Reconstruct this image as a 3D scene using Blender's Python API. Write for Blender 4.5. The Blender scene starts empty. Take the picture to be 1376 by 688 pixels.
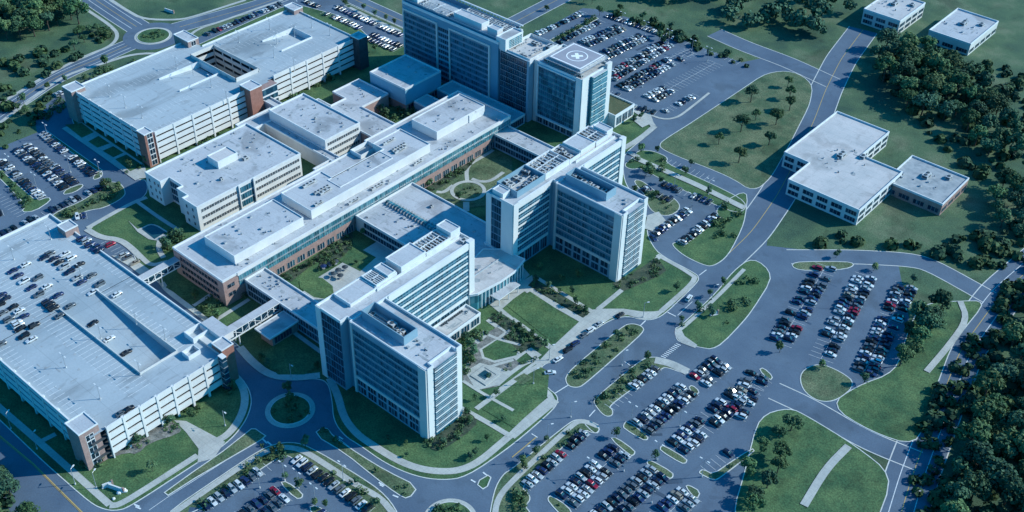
import bpy, math, random
from mathutils import Vector, Matrix
from mathutils.geometry import tessellate_polygon
random.seed(7)
S = bpy.context.scene
COL = S.collection
rad = math.radians

# ------------------------------------------------------------------ camera
YAW, PIT, ROL, FOC, CH = rad(130.3), rad(37.9), rad(1.385), 1554., 320.
def _basis():
    f = (math.cos(PIT)*math.cos(YAW), math.cos(PIT)*math.sin(YAW), -math.sin(PIT))
    r = (math.sin(YAW), -math.cos(YAW), 0)
    u = (r[1]*f[2]-r[2]*f[1], r[2]*f[0]-r[0]*f[2], r[0]*f[1]-r[1]*f[0])
    c, s = math.cos(ROL), math.sin(ROL)
    return Vector([c*a+s*b for a, b in zip(r, u)]), Vector([-s*a+c*b for a, b in zip(r, u)]), Vector(f)
CR, CU, CF = _basis()
CAMX, CAMY = 265.868, -313.501
def at(px, py, z=0.):
    """where the sight line through a point of the photograph meets the level z"""
    d = CF + CR*((px-688)/FOC) + CU*((344-py)/FOC)
    t = (CH-z)/-d.z
    return Vector((CAMX+d.x*t, CAMY+d.y*t, z))
def Q(c, r, s, z=0.):
    return [at(344*c+float(a.split(',')[0])/4, 172*r+float(a.split(',')[1])/4, z) for a in s.split()]
def W(s, z=0.):
    return [at(float(a.split(',')[0]), float(a.split(',')[1]), z) for a in s.split()]
def campx(p):
    v = Vector((p[0], p[1], p[2] if len(p) > 2 else 0))-Vector((CAMX, CAMY, CH)); c = v.dot(CF)
    return 688+FOC*v.dot(CR)/c, 344-FOC*v.dot(CU)/c, c

cd = bpy.data.cameras.new('camera'); cam = bpy.data.objects.new('camera', cd); COL.objects.link(cam)
cd.sensor_width = 36; cd.lens = 36*FOC/1376; cd.clip_start = 1; cd.clip_end = 20000
m = Matrix((CR, CU, -CF)).transposed().to_4x4(); m.translation = (CAMX, CAMY, CH); cam.matrix_world = m
S.camera = cam

# ------------------------------------------------------------------ light
w = bpy.data.worlds.new("World"); S.world = w; w.use_nodes = True
nt = w.node_tree; bg = nt.nodes['Background']
sky = nt.nodes.new('ShaderNodeTexSky'); sky.sky_type = 'NISHITA'; sky.sun_disc = False
SUN_EL, SUN_AZ = rad(32), rad(49)        # azimuth counted from +X towards +Y
sky.sun_elevation = SUN_EL; sky.sun_rotation = math.pi/2-SUN_AZ
tint = nt.nodes.new('ShaderNodeMix'); tint.data_type = 'RGBA'; tint.blend_type = 'MULTIPLY'
tint.inputs[0].default_value = 1; tint.inputs[7].default_value = (.03, .78, 1.34, 1)
nt.links.new(sky.outputs[0], tint.inputs[6]); nt.links.new(tint.outputs[2], bg.inputs[0])
bg.inputs[1].default_value = 0.15
sl = bpy.data.lights.new('sun', 'SUN'); sl.energy = 4.9; sl.angle = rad(.5); sl.color = (.93, .96, .90)
so = bpy.data.objects.new('sun', sl); COL.objects.link(so)
so.rotation_euler = Vector((math.cos(SUN_EL)*math.cos(SUN_AZ), math.cos(SUN_EL)*math.sin(SUN_AZ), math.sin(SUN_EL))).to_track_quat('Z', 'Y').to_euler()
S.view_settings.view_transform = 'Standard'; S.view_settings.look = 'None'; S.view_settings.exposure = 0
S.cycles.max_bounces = 5; S.cycles.diffuse_bounces = 3; S.cycles.glossy_bounces = 3

# ------------------------------------------------------------------ materials
M = {}
def mat(name, c1, c2=None, scale=.2, detail=6, rough=.85, c3=None, fine=0, metal=0, spec=.3, lo=.35, hi=.65, bump=0, stretch=None, blotch=0, bscale=.09, seam=None):
    """base colour from layered noise; fine adds small grain"""
    m = bpy.data.materials.new(name); m.use_nodes = True; M[name] = m
    n = m.node_tree; b = n.nodes['Principled BSDF']
    b.inputs['Roughness'].default_value = rough; b.inputs['Metallic'].default_value = metal
    b.inputs['Specular IOR Level'].default_value = spec
    c2 = c2 or tuple(x*.85 for x in c1)
    g = n.nodes.new('ShaderNodeNewGeometry')
    vec = g.outputs['Position']
    if stretch:
        mp = n.nodes.new('ShaderNodeMapping'); mp.inputs['Scale'].default_value = stretch
        n.links.new(vec, mp.inputs[0]); vec = mp.outputs[0]
    no = n.nodes.new('ShaderNodeTexNoise'); no.inputs['Scale'].default_value = scale; no.inputs['Detail'].default_value = detail
    no.inputs['Roughness'].default_value = .62
    n.links.new(vec, no.inputs['Vector'])
    r = n.nodes.new('ShaderNodeValToRGB'); r.color_ramp.elements[0].position = lo; r.color_ramp.elements[1].position = hi
    r.color_ramp.elements[0].color = (*c2, 1); r.color_ramp.elements[1].color = (*c1, 1)
    if c3:
        e = r.color_ramp.elements.new((lo+hi)/2); e.color = (*c3, 1)
    n.links.new(no.outputs[0], r.inputs[0]); out = r.outputs[0]
    if fine:
        n2 = n.nodes.new('ShaderNodeTexNoise'); n2.inputs['Scale'].default_value = 1.7; n2.inputs['Detail'].default_value = 4
        n.links.new(g.outputs['Position'], n2.inputs['Vector'])
        mr = n.nodes.new('ShaderNodeMapRange'); mr.inputs[1].default_value = .3; mr.inputs[2].default_value = .7
        mr.inputs[3].default_value = 1-fine; mr.inputs[4].default_value = 1+fine*.6
        n.links.new(n2.outputs[0], mr.inputs[0])
        mx = n.nodes.new('ShaderNodeVectorMath'); mx.operation = 'SCALE'
        n.links.new(out, mx.inputs[0]); n.links.new(mr.outputs[0], mx.inputs['Scale']); out = mx.outputs[0]
    def mul(out, fac):
        mx = n.nodes.new('ShaderNodeVectorMath'); mx.operation = 'SCALE'
        n.links.new(out, mx.inputs[0]); n.links.new(fac, mx.inputs['Scale']); return mx.outputs[0]
    if blotch:
        for sc_, st_, l_, h_ in ((bscale, 1, .56, .66), (bscale*5, .6, .60, .68)):
            n3 = n.nodes.new('ShaderNodeTexNoise'); n3.inputs['Scale'].default_value = sc_; n3.inputs['Detail'].default_value = 7; n3.inputs['Distortion'].default_value = .6
            n.links.new(vec, n3.inputs['Vector'])
            mr = n.nodes.new('ShaderNodeMapRange'); mr.inputs[1].default_value = l_; mr.inputs[2].default_value = h_; mr.inputs[3].default_value = 1; mr.inputs[4].default_value = 1-blotch*st_
            n.links.new(n3.outputs[0], mr.inputs[0]); out = mul(out, mr.outputs[0])
    if seam:
        br = n.nodes.new('ShaderNodeTexBrick'); br.offset = 0 if seam[3] else .5
        br.inputs['Color1'].default_value = (1, 1, 1, 1); br.inputs['Color2'].default_value = (seam[2]+.09,)*3+(1,); br.inputs['Mortar'].default_value = (seam[2]-.1,)*3+(1,)
        br.inputs['Scale'].default_value = 1; br.inputs['Brick Width'].default_value = seam[0]; br.inputs['Row Height'].default_value = seam[1]; br.inputs['Mortar Size'].default_value = .09; br.inputs['Mortar Smooth'].default_value = .3
        n.links.new(g.outputs['Position'], br.inputs['Vector']); cv = n.nodes.new('ShaderNodeRGBToBW'); n.links.new(br.outputs[0], cv.inputs[0]); out = mul(out, cv.outputs[0])
    n.links.new(out, b.inputs['Base Color'])
    if bump:
        bp = n.nodes.new('ShaderNodeBump'); bp.inputs['Strength'].default_value = bump; bp.inputs['Distance'].default_value = .5
        n.links.new(no.outputs[0], bp.inputs['Height']); n.links.new(bp.outputs[0], b.inputs['Normal'])
    return m
def glass(name, dark, light, pw=1.5, ph=4., thr=.8, rough=.12):
    """window glass whose panes differ a little: blinds drawn in some, dark rooms behind others"""
    m = bpy.data.materials.new(name); m.use_nodes = True; M[name] = m
    n = m.node_tree; b = n.nodes['Principled BSDF']
    b.inputs['Roughness'].default_value = rough; b.inputs['Specular IOR Level'].default_value = .45
    g = n.nodes.new('ShaderNodeNewGeometry')
    dv = n.nodes.new('ShaderNodeVectorMath'); dv.operation = 'DIVIDE'; dv.inputs[1].default_value = (pw, pw, ph)
    fl = n.nodes.new('ShaderNodeVectorMath'); fl.operation = 'FLOOR'
    wn = n.nodes.new('ShaderNodeTexWhiteNoise'); wn.noise_dimensions = '3D'
    r = n.nodes.new('ShaderNodeValToRGB'); e = r.color_ramp.elements
    e[0].position = 0; e[0].color = (*[x*.6 for x in dark], 1); e[1].position = 1; e[1].color = (*light, 1)
    k = e.new(thr); k.color = (*[x*1.5 for x in dark], 1)
    n.links.new(g.outputs['Position'], dv.inputs[0]); n.links.new(dv.outputs[0], fl.inputs[0])
    n.links.new(fl.outputs[0], wn.inputs[0]); n.links.new(wn.outputs[0], r.inputs[0]); n.links.new(r.outputs[0], b.inputs['Base Color'])
    return m
mat('grass_field', (.16, .20, .12), (.045, .095, .06), scale=.03, detail=12, c3=(.08, .145, .075), fine=.5, lo=.36, hi=.66, blotch=.35, bscale=.03)
mat('lawn', (.115, .19, .075), (.045, .115, .05), scale=.09, detail=11, fine=.5, lo=.38, hi=.66, blotch=.25, bscale=.07)
mat('lawn_dry', (.17, .20, .11), (.06, .12, .06), scale=.09, detail=11, fine=.55, blotch=.3, bscale=.08)
mat('asphalt', (.125, .175, .235), (.085, .125, .18), scale=.035, detail=8, fine=.12, rough=.9, blotch=.22, bscale=.035)
mat('asphalt_patch', (.06, .095, .14), (.05, .08, .12), scale=.2, fine=.15)
mat('asphalt_lot', (.07, .115, .175), (.05, .09, .145), scale=.05, detail=8, fine=.12, rough=.9, blotch=.12)
mat('concrete_path', (.50, .50, .46), (.40, .41, .39), scale=.15, detail=8, fine=.1, blotch=.12, seam=(3, 3, .93, 1))
mat('kerb', (.66, .66, .62), (.5, .5, .48), scale=.5)
mat('mulch', (.085, .10, .065), (.03, .06, .04), scale=.3, detail=8, fine=.4)
mat('gravel', (.28, .27, .25), (.13, .14, .13), scale=.4, detail=8, fine=.4)
mat('pad_paint', (.9, .9, .9), (.8, .8, .8), scale=1)
mat('paint_white', (.78, .80, .80), (.5, .53, .55), scale=1.2, detail=6)
mat('paint_yellow', (.55, .38, .12), (.4, .3, .14), scale=1.2)
mat('roof', (.52, .53, .55), (.40, .425, .455), scale=.05, detail=10, c3=(.47, .485, .51), fine=.1, lo=.3, hi=.62, blotch=.32, bscale=.06, seam=(14, 7, .86, 0))
mat('roof_stain', (.40, .42, .43), (.26, .29, .31), scale=.3, detail=6)
mat('roof_warm', (.58, .55, .54), (.45, .45, .45), scale=.08, detail=9, fine=.08, blotch=.2, seam=(9, 4.5, .9, 0))
mat('deck_top', (.44, .49, .52), (.31, .37, .41), scale=.03, detail=12, c3=(.385, .44, .475), fine=.07, lo=.3, hi=.65, stretch=(1, .35, 1), blotch=.3, bscale=.05, seam=(18.3, 9.1, .86, 1))
mat('deck_inner', (.07, .08, .09), (.05, .06, .07), scale=.2)  # near black: the shade inside the garage levels is put into the colour
mat('coping', (.74, .75, .74), (.62, .64, .65), scale=.3)
mat('precast', (.66, .64, .61), (.55, .545, .53), scale=.12, detail=9, fine=.04, stretch=(1, 1, .4), blotch=.08)
mat('precast_white', (.74, .73, .71), (.64, .64, .63), scale=.12, detail=9, fine=.03, stretch=(1, 1, .4))
mat('spandrel', (.13, .26, .34), (.09, .20, .28), scale=.2, rough=.4)  # dark tone holds the shade of the tower fronts facing -Y
mat('metal_panel', (.25, .38, .46), (.20, .33, .41), scale=.1, rough=.5)  # darkened too, shade of the -Y tower walls painted into the base colour
mat('panel_shade_blue', (.15, .34, .44), (.10, .27, .37), scale=.08, rough=.5)  # long tower walls: blue of the shaded front put into the colour
mat('panel_shade_cyan', (.22, .43, .54), (.17, .37, .48), scale=.08, rough=.5)  # cube walls: the long tower's shadow painted in as a blue tone
mat('brick', (.40, .27, .24), (.31, .21, .19), scale=.5, detail=8, fine=.15)
mat('brick_red', (.36, .17, .13), (.28, .13, .10), scale=.5, detail=8, fine=.15)
mat('dark_steel', (.07, .09, .10), (.04, .05, .06), scale=.5, rough=.5)
mat('steel', (.45, .47, .49), (.35, .37, .39), scale=.5, rough=.4, metal=.3)
mat('equipment', (.58, .58, .57), (.38, .40, .41), scale=.6, rough=.5)
mat('pad', (.36, .35, .39), (.30, .30, .34), scale=.1, fine=.05)
mat('water', (.02, .08, .10), (.015, .05, .07), scale=.3, rough=.1, spec=.6)
mat('bark', (.09, .07, .055), scale=2)
mat('green_roof', (.13, .13, .07), (.08, .10, .05), scale=.2, fine=.3)
mat('hill_green', (.02, .05, .04), (.01, .03, .03), scale=.02, detail=9)
mat('soil', (.24, .20, .18), (.10, .13, .09), scale=.06, detail=9, fine=.2)
glass('glass_curtain', (.018, .10, .15), (.06, .20, .26), thr=.75)
glass('glass_dark', (.010, .045, .075), (.05, .13, .17), thr=.85)
glass('glass_teal', (.03, .15, .19), (.14, .30, .33), thr=.7)
glass('glass_small', (.012, .03, .05), (.08, .13, .16), pw=.9, ph=.9)
def leaf(name, a, b_):
    m = bpy.data.materials.new(name); m.use_nodes = True; M[name] = m
    n = m.node_tree; b = n.nodes['Principled BSDF']; b.inputs['Roughness'].default_value = .75; b.inputs['Specular IOR Level'].default_value = .15
    g = n.nodes.new('ShaderNodeNewGeometry'); no = n.nodes.new('ShaderNodeTexNoise'); no.inputs['Scale'].default_value = .45; no.inputs['Detail'].default_value = 3
    n.links.new(g.outputs['Position'], no.inputs['Vector'])
    ad = n.nodes.new('ShaderNodeMath'); ad.operation = 'MULTIPLY_ADD'; ad.inputs[1].default_value = .35; 
    n.links.new(g.outputs['Random Per Island'], ad.inputs[0]); n.links.new(no.outputs[0], ad.inputs[2])
    r = n.nodes.new('ShaderNodeValToRGB'); r.color_ramp.elements[0].position = .4; r.color_ramp.elements[1].position = .95
    r.color_ramp.elements[0].color = (*b_, 1); r.color_ramp.elements[1].color = (*a, 1)
    oi = n.nodes.new('ShaderNodeObjectInfo'); mr = n.nodes.new('ShaderNodeMapRange'); mr.inputs[3].default_value = .7; mr.inputs[4].default_value = 1.55
    hs = n.nodes.new('ShaderNodeHueSaturation'); m2 = n.nodes.new('ShaderNodeMapRange'); m2.inputs[3].default_value = .46; m2.inputs[4].default_value = .525
    fr_ = n.nodes.new('ShaderNodeMath'); fr_.operation = 'FRACT'; mu = n.nodes.new('ShaderNodeMath'); mu.operation = 'MULTIPLY'; mu.inputs[1].default_value = 7.31
    n.links.new(oi.outputs['Random'], mr.inputs[0]); n.links.new(oi.outputs['Random'], mu.inputs[0]); n.links.new(mu.outputs[0], fr_.inputs[0]); n.links.new(fr_.outputs[0], m2.inputs[0])
    n.links.new(m2.outputs[0], hs.inputs['Hue']); n.links.new(mr.outputs[0], hs.inputs['Value']); n.links.new(ad.outputs[0], r.inputs[0]); n.links.new(r.outputs[0], hs.inputs['Color']); n.links.new(hs.outputs[0], b.inputs['Base Color'])
leaf('leaf_deep', (.075, .145, .07), (.025, .065, .04))
leaf('leaf_mid', (.10, .165, .065), (.03, .075, .035))
leaf('leaf_light', (.11, .16, .065), (.03, .07, .03))
CARC = {'white': (.72, .73, .73), 'silver': (.42, .45, .47), 'black': (.012, .014, .02), 'dark blue': (.02, .04, .12),
        'grey': (.12, .14, .16), 'red': (.30, .015, .04), 'navy': (.012, .022, .06), 'tan': (.32, .28, .22)}
for k, c in CARC.items():
    m_ = mat('carpaint_'+k.replace(' ', '_'), c, tuple(x*.93 for x in c), rough=.28, spec=.5, metal=.15)
mat('tyre', (.012, .012, .014), rough=.9)
mat('car_glass', (.012, .02, .03), (.01, .015, .02), rough=.08, spec=.8)

# ------------------------------------------------------------------ mesh building
class MB:
    def __init__(s): s.v, s.f, s.m, s.ms = [], [], [], []
    def mi(s, name):
        if name not in s.ms: s.ms.append(name)
        return s.ms.index(name)
    def face(s, pts, mt):
        i = len(s.v); s.v += [tuple(p) for p in pts]; s.f.append(tuple(range(i, i+len(pts)))); s.m.append(s.mi(mt))
    def hexa(s, p, mt, top=None, bottom=True):
        i = len(s.v); s.v += [tuple(q) for q in p]
        fs = [(4, 5, 6, 7), (0, 1, 5, 4), (1, 2, 6, 5), (2, 3, 7, 6), (3, 0, 4, 7)] + ([(3, 2, 1, 0)] if bottom else [])
        for k, f in enumerate(fs):
            s.f.append(tuple(i+j for j in f)); s.m.append(s.mi(top if (top and k == 0) else mt))
    def box(s, x0, y0, z0, x1, y1, z1, mt, top=None):
        x0, x1 = sorted((x0, x1)); y0, y1 = sorted((y0, y1))
        s.hexa([(x0, y0, z0), (x1, y0, z0), (x1, y1, z0), (x0, y1, z0), (x0, y0, z1), (x1, y0, z1), (x1, y1, z1), (x0, y1, z1)], mt, top)
    def wbox(s, fr, u0, u1, d0, d1, z0, z1, mt, top=None):
        """box in a wall's frame: u along the wall, d outwards"""
        o, t, n = fr
        P = lambda u, d, z: (o[0]+t[0]*u+n[0]*d, o[1]+t[1]*u+n[1]*d, z)
        s.hexa([P(u0, d1, z0), P(u1, d1, z0), P(u1, d0, z0), P(u0, d0, z0), P(u0, d1, z1), P(u1, d1, z1), P(u1, d0, z1), P(u0, d0, z1)], mt, top)
    def poly(s, pts, z, mt, flip=False):
        P = [Vector((p[0], p[1], 0)) for p in pts]
        i = len(s.v); s.v += [(p.x, p.y, z) for p in P]
        for t in tessellate_polygon([P]):
            a, b, c = (P[k] for k in t)
            if ((b-a).cross(c-a)).z < 0: t = (t[0], t[2], t[1])
            if flip: t = (t[0], t[2], t[1])
            s.f.append(tuple(i+k for k in t)); s.m.append(s.mi(mt))
    def sides(s, pts, z0, z1, mt):
        pts = ccw(pts); n = len(pts)
        for k in range(n):
            a, b = pts[k], pts[(k+1) % n]
            s.face([(a[0], a[1], z0), (b[0], b[1], z0), (b[0], b[1], z1), (a[0], a[1], z1)], mt)
    def ring(s, pts, wd, z0, z1, mt):
        """raised border that follows the outline inside it"""
        pts = ccw(pts); ins = inset(pts, wd); n = len(pts)
        for k in range(n):
            a, b, c, d = pts[k], pts[(k+1) % n], ins[(k+1) % n], ins[k]
            s.face([(*a[:2], z1), (*b[:2], z1), (*c[:2], z1), (*d[:2], z1)], mt)
            s.face([(*a[:2], z0), (*b[:2], z0), (*b[:2], z1), (*a[:2], z1)], mt)
            s.face([(*d[:2], z1), (*c[:2], z1), (*c[:2], z0), (*d[:2], z0)], mt)
    def tube(s, a, b, r0, r1, mt, n=8, cap=True):
        a, b = Vector(a), Vector(b); d = (b-a).normalized(); x = d.orthogonal().normalized(); y = d.cross(x)
        i = len(s.v)
        for c, r in ((a, r0), (b, r1)):
            for k in range(n):
                q = c+(x*math.cos(2*math.pi*k/n)+y*math.sin(2*math.pi*k/n))*r; s.v.append(tuple(q))
        for k in range(n):
            s.f.append((i+k, i+(k+1) % n, i+n+(k+1) % n, i+n+k)); s.m.append(s.mi(mt))
        if cap: s.f.append(tuple(range(i+n, i+2*n))); s.m.append(s.mi(mt))
    def mesh(s, name, base=(0, 0, 0)):
        me = bpy.data.meshes.new(name)
        me.from_pydata([(x-base[0], y-base[1], z-base[2]) for x, y, z in s.v], [], s.f)
        for k in s.ms: me.materials.append(M[k])
        me.polygons.foreach_set('material_index', s.m); me.update()
        return me
    def build(s, name, parent=None):
        base = parent.location if parent else (0, 0, 0)
        if parent and parent.parent: base = parent.location+parent.parent.location
        o = bpy.data.objects.new(name, s.mesh(name, base)); COL.objects.link(o)
        if parent: o.parent = parent
        return o
def area(p): return sum(p[i][0]*p[(i+1) % len(p)][1]-p[(i+1) % len(p)][0]*p[i][1] for i in range(len(p)))/2
def ccw(p): return list(p) if area(p) > 0 else list(p)[::-1]
def inset(p, w):
    n = len(p); out = []
    for k in range(n):
        a, b, c = Vector(p[k-1][:2]), Vector(p[k][:2]), Vector(p[(k+1) % n][:2])
        d1 = (b-a).normalized(); d2 = (c-b).normalized()
        n1 = Vector((-d1.y, d1.x)); n2 = Vector((-d2.y, d2.x)); s = n1+n2
        if s.length < .3: s = n1
        s = s.normalized(); q = max(.45, s.dot(n1))
        out.append(tuple(b+s*(w/q)))
    return out
def smooth(p, it=2, closed=True):
    """corner cutting, so kerbs run in curves"""
    p = [Vector((a[0], a[1])) for a in p]
    for _ in range(it):
        o = []; n = len(p)
        if not closed: o.append(p[0])
        for k in range(n if closed else n-1):
            a, b = p[k], p[(k+1) % n]; L = (b-a).length
            f = min(.25, 5/L) if L > 0 else .25
            o += [a+(b-a)*f, b+(a-b)*f]
        if not closed: o.append(p[-1])
        p = o
    return p
def ribbon(p, wd):
    L, R = [], []
    n = len(p)
    for k in range(n):
        a = p[max(0, k-1)]; b = p[min(n-1, k+1)]
        d = Vector((b[0]-a[0], b[1]-a[1])).normalized(); nn = Vector((-d.y, d.x))
        c = Vector(p[k][:2]); L.append(c+nn*wd/2); R.append(c-nn*wd/2)
    return L, R
def strip(mb, p, wd, z, mt):
    L, R = ribbon(p, wd)
    for k in range(len(p)-1):
        mb.face([(*R[k], z), (*R[k+1], z), (*L[k+1], z), (*L[k], z)], mt)
def circle(c, r, n=48): return [Vector((c[0]+r*math.cos(2*math.pi*k/n), c[1]+r*math.sin(2*math.pi*k/n))) for k in range(n)]
def tag(o, label=None, cat=None, group=None, kind=None):
    if label: o['label'] = label
    if cat: o['category'] = cat
    if group: o['group'] = group
    if kind: o['kind'] = kind
    return o
def thing(name, label, cat, loc, group=None):
    o = bpy.data.objects.new(name, None); COL.objects.link(o); o.location = (loc[0], loc[1], loc[2] if len(loc) > 2 else 0)
    o.empty_display_size = 1
    return tag(o, label, cat, group)
def inst(me, name, parent=None, loc=(0, 0, 0), rz=0, sc=1):
    o = bpy.data.objects.new(name, me); COL.objects.link(o); o.location = loc; o.rotation_euler.z = rz
    if sc != 1: o.scale = (sc,)*3 if not isinstance(sc, tuple) else sc
    if parent: o.parent = parent
    return o
ONES = 'first second third fourth fifth sixth seventh eighth ninth'.split()
TENS = {2: 'twenty', 3: 'thirty', 4: 'forty', 5: 'fifty', 6: 'sixty', 7: 'seventy', 8: 'eighty'}
TEENS = 'tenth eleventh twelfth thirteenth fourteenth fifteenth sixteenth seventeenth eighteenth nineteenth'.split()
def ordw(i):
    i += 1
    if i < 10: return ONES[i-1]
    if i < 20: return TEENS[i-10]
    t, o = divmod(i, 10)
    return TENS[t][:-1]+'ieth' if o == 0 else TENS[t]+'-'+ONES[o-1]

def inpoly(x, y, p):
    c = False; n = len(p)
    for i in range(n):
        a, b_ = p[i], p[i-1]
        if (a[1] > y) != (b_[1] > y) and x < (b_[0]-a[0])*(y-a[1])/(b_[1]-a[1])+a[0]: c = not c
    return c
def scatter(p, dens, r):
    xs = [q[0] for q in p]; ys = [q[1] for q in p]; out = []
    for _ in range(int((max(xs)-min(xs))*(max(ys)-min(ys))*dens)):
        x, y = r.uniform(min(xs), max(xs)), r.uniform(min(ys), max(ys))
        if inpoly(x, y, p): out.append((x, y))
    return out
scatter0 = scatter
# ------------------------------------------------------------------ ground
def struct(mb, name): o = mb.build(name); o['kind'] = 'structure'; return o
g = MB(); R0 = 2600; NG = 26
for i in range(NG):
    for j in range(NG):
        x0, x1 = -R0+2*R0*i/NG, -R0+2*R0*(i+1)/NG; y0, y1 = -R0+2*R0*j/NG, -R0+2*R0*(j+1)/NG
        g.face([(x0, y0, 0), (x1, y0, 0), (x1, y1, 0), (x0, y1, 0)], 'grass_field')
struct(g, 'ground')

CAMPUS = W('-200,290 0,198 50,178 46,160 52,148 75,130 97,117 112,113 205,79 245,62 262,52 344,17 390,-5 430,-25 464,6 500,22 539,39 600,64 680,62 716,47 783,11 800,12 '
           '850,25 920,55 996,84 1040,75 1090,90 1125,110 1110,140 1085,200 1045,240 1030,330 1100,338 1205,345 1222,430 1212,520 1140,560 1060,640 1000,760 860,800 600,800 300,800 60,780 -20,620 -200,480')
g = MB(); g.poly(CAMPUS, .02, 'asphalt'); struct(g, 'campus_roads')
# far roads
g = MB(); k = 0
ROADS = []
def road(name, pts, wd, z, mt='asphalt', edge=True, line=None):
    p = smooth(pts, 3, False); mb = MB(); strip(mb, p, wd, z, mt); ROADS.append((p, wd))
    o = struct(mb, name)
    if edge:
        e = MB(); L, R = ribbon(p, wd+.3)
        strip(e, L, .45, z+.02, 'kerb'); strip(e, R, .45, z+.02, 'kerb'); struct(e, 'road_kerb')
    if line:
        e = MB(); 
        for off, mt_ in line:
            L, R = ribbon(p, abs(off)*2)
            strip(e, L if off > 0 else R, .3, z+.01, mt_)
        struct(e, 'road_marking')
    return p
road('west_road', W('-160,245 -60,192 0,151 25,136 60,112 95,94 130,80 160,66 185,56'), 13, .04, line=[(.1, 'paint_yellow'), (3.3, 'paint_white'), (-3.3, 'paint_white')])
road('northwest_road', W('200,46 165,24 135,4 100,-20 40,-60'), 15, .05, line=[(.1, 'paint_yellow'), (3.5, 'paint_white'), (-3.5, 'paint_white')])
road('north_road', W('215,44 250,34 300,20 344,8 400,-12 460,-40'), 13, .06, line=[(.1, 'paint_yellow')])
road('hospital_back_road', W('400,-50 464,-6 539,28 640,72'), 11, .07, line=[(.1, 'paint_yellow')])
road('northeast_road', W('600,75 680,36 745,2 800,-25 900,-70'), 12, .08, line=[(.1, 'paint_yellow')])
road('boulevard_far_stretch', W('975,345 1010,312 1045,262 1070,215 1095,160 1110,120 1130,80 1160,40'), 17, .05, line=[(.1, 'paint_yellow')])
road('north_access_road', W('1120,112 1060,84 1000,62 960,44'), 13, .058)
road('southeast_road', W('1420,330 1345,395 1290,470 1255,560 1225,640 1190,760'), 18, .047, line=[(.1, 'paint_yellow'), (4, 'paint_white'), (-4, 'paint_white')])
road('cross_road', W('1040,525 1090,548 1160,590 1235,620'), 10, .035)
road('east_access_road', W('1060,345 1150,345 1240,350 1330,400'), 10, .032)

def roundabout(c, r_out, r_ring, r_isl, zc, name):
    mb = MB(); mb.poly(circle(c, r_out, 64), zc, 'asphalt'); struct(mb, name)
    mb = MB(); mb.poly(circle(c, r_ring, 64), .13, 'concrete_path'); mb.sides(circle(c, r_ring, 64), 0, .13, 'kerb'); struct(mb, 'roundabout_apron')
    mb = MB(); mb.poly(circle(c, r_isl, 48), .26, 'lawn'); mb.ring(circle(c, r_isl+.35, 48), .35, .1, .3, 'kerb'); struct(mb, 'roundabout_island')
def rads(*px):
    return [(at(a, y)-at(b, y)).length/2 for a, b, y in px]
RA = (at(206, 48.5)+at(206, 48.5))/2
rr = rads((166, 246, 48.5), (181, 231, 48.5), (185, 227, 48.5)); roundabout(RA, rr[0], rr[1], rr[2], .09, 'northwest_roundabout')
RB = at(390, 551); rr = rads((344, 444, 551), (357, 424, 551), (364, 416.5, 551)); roundabout(RB, rr[0], rr[1], rr[2], .03, 'garage_roundabout')
RC = at(605, 699); rr = rads((560, 652, 699), (568, 642, 699), (575, 635, 699)); roundabout(RC, rr[0], rr[1], rr[2], .03, 'boulevard_roundabout')

blk = []
def block(pts, mt='lawn', z=.12, sm=2, kw=.38, name='lawn_block'):
    p = smooth(ccw(pts), sm) if sm else ccw(pts)
    blk.append(1); z += .0012*len(blk)-.03
    mb = MB(); mb.poly(p, z, mt); struct(mb, name)
    mb = MB(); mb.ring([q for q in outs(p, kw)], kw, 0, z+.03, 'kerb'); struct(mb, 'kerb')
def outs(p, w): return [Vector(q) for q in inset(p, -w)]
# garage lawn
block(W('-90,480 0,563.5 60,621 122.5,676 140,684 155,686 172,682 264,622 304,596 325,573 335,553 338,535 330,515 310,495 295,480 -90,400'))
# hospital grounds
block(W('117,307 130,320 157,322 175,332 189,360 240,400 310,455 322,465 336,483 359,506 394,511 429,508 442,515 447,538 449,566 464,586 484,598 519,623 559,640 594,645 626,641 '
        '688,598 740,553 749,541 748,531 735,522 725,503 728,489 750,485 760,466 788,450 820,429 843,424 863,430 880,429 895,420 935,381 939,374 935,368 888,344 876,330 868,312 872,300 '
        '866,285 850,262 838,243 836,215 842,203 872,180 880,168 872,158 848,142 825,130 760,95 700,82 660,95 600,72 545,62 500,55 470,25 392,4 300,45 250,68 205,85 100,122 96,165 140,210 185,242 198,241 199,262 175,275'), name='hospital_grounds')
block(W('215,696 344,608.5 369,597 394,594.5 416,601 484,641 519,666 540,700 500,698 400,620 385,610 370,617 350,630 262,690'), 'lawn_dry')
block(W('656,712 664,660 676,638 688,631 767,567 778,564 790,566 803,572 805,578 799,583 783,575 698,654 710,664 712,672 704,680 713,690 715,712'), 'lawn_dry')
block(W('760,503 838,438 850,435 863,439 865,446 784,517 775,521 762,518'), 'lawn_dry')
block(W('799,543 799,537 823,516 863,483 876,480 890,482 925,498 922,503 896,493 888,495 816,546 823,551 822,559 812,559'), 'lawn_dry')
block(W('908,441 913,440 963,394 985,365 1012,345 1040,370 1005,425 962,470 937,466 913,460 908,452'))
block(W('902,328 910,326 967,291 962,283 975,270 1005,255 1000,300 978,344 958,358 945,356 918,343'))
block(W('838,222 850,213 856,204 866,202 880,204 898,212 893,219 960,249 1005,272 995,288 960,275 890,242 862,225 848,228'))
block(W('886,194 896,186 925,168 990,125 1030,98 1065,95 1092,112 1088,140 1060,195 1035,240 1012,258 985,240 950,225 920,214 890,201'), 'lawn_dry')
block(W('1075,500 1100,488 1130,500 1150,516 1125,538 1100,540 1078,524'), 'lawn_dry')
block(W('1062,352 1150,352 1140,362 1070,364'), 'lawn_dry')
block(W('850,243 862,242 885,262 905,265 916,280 896,292 873,283 868,262'), 'lawn_dry')
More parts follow.
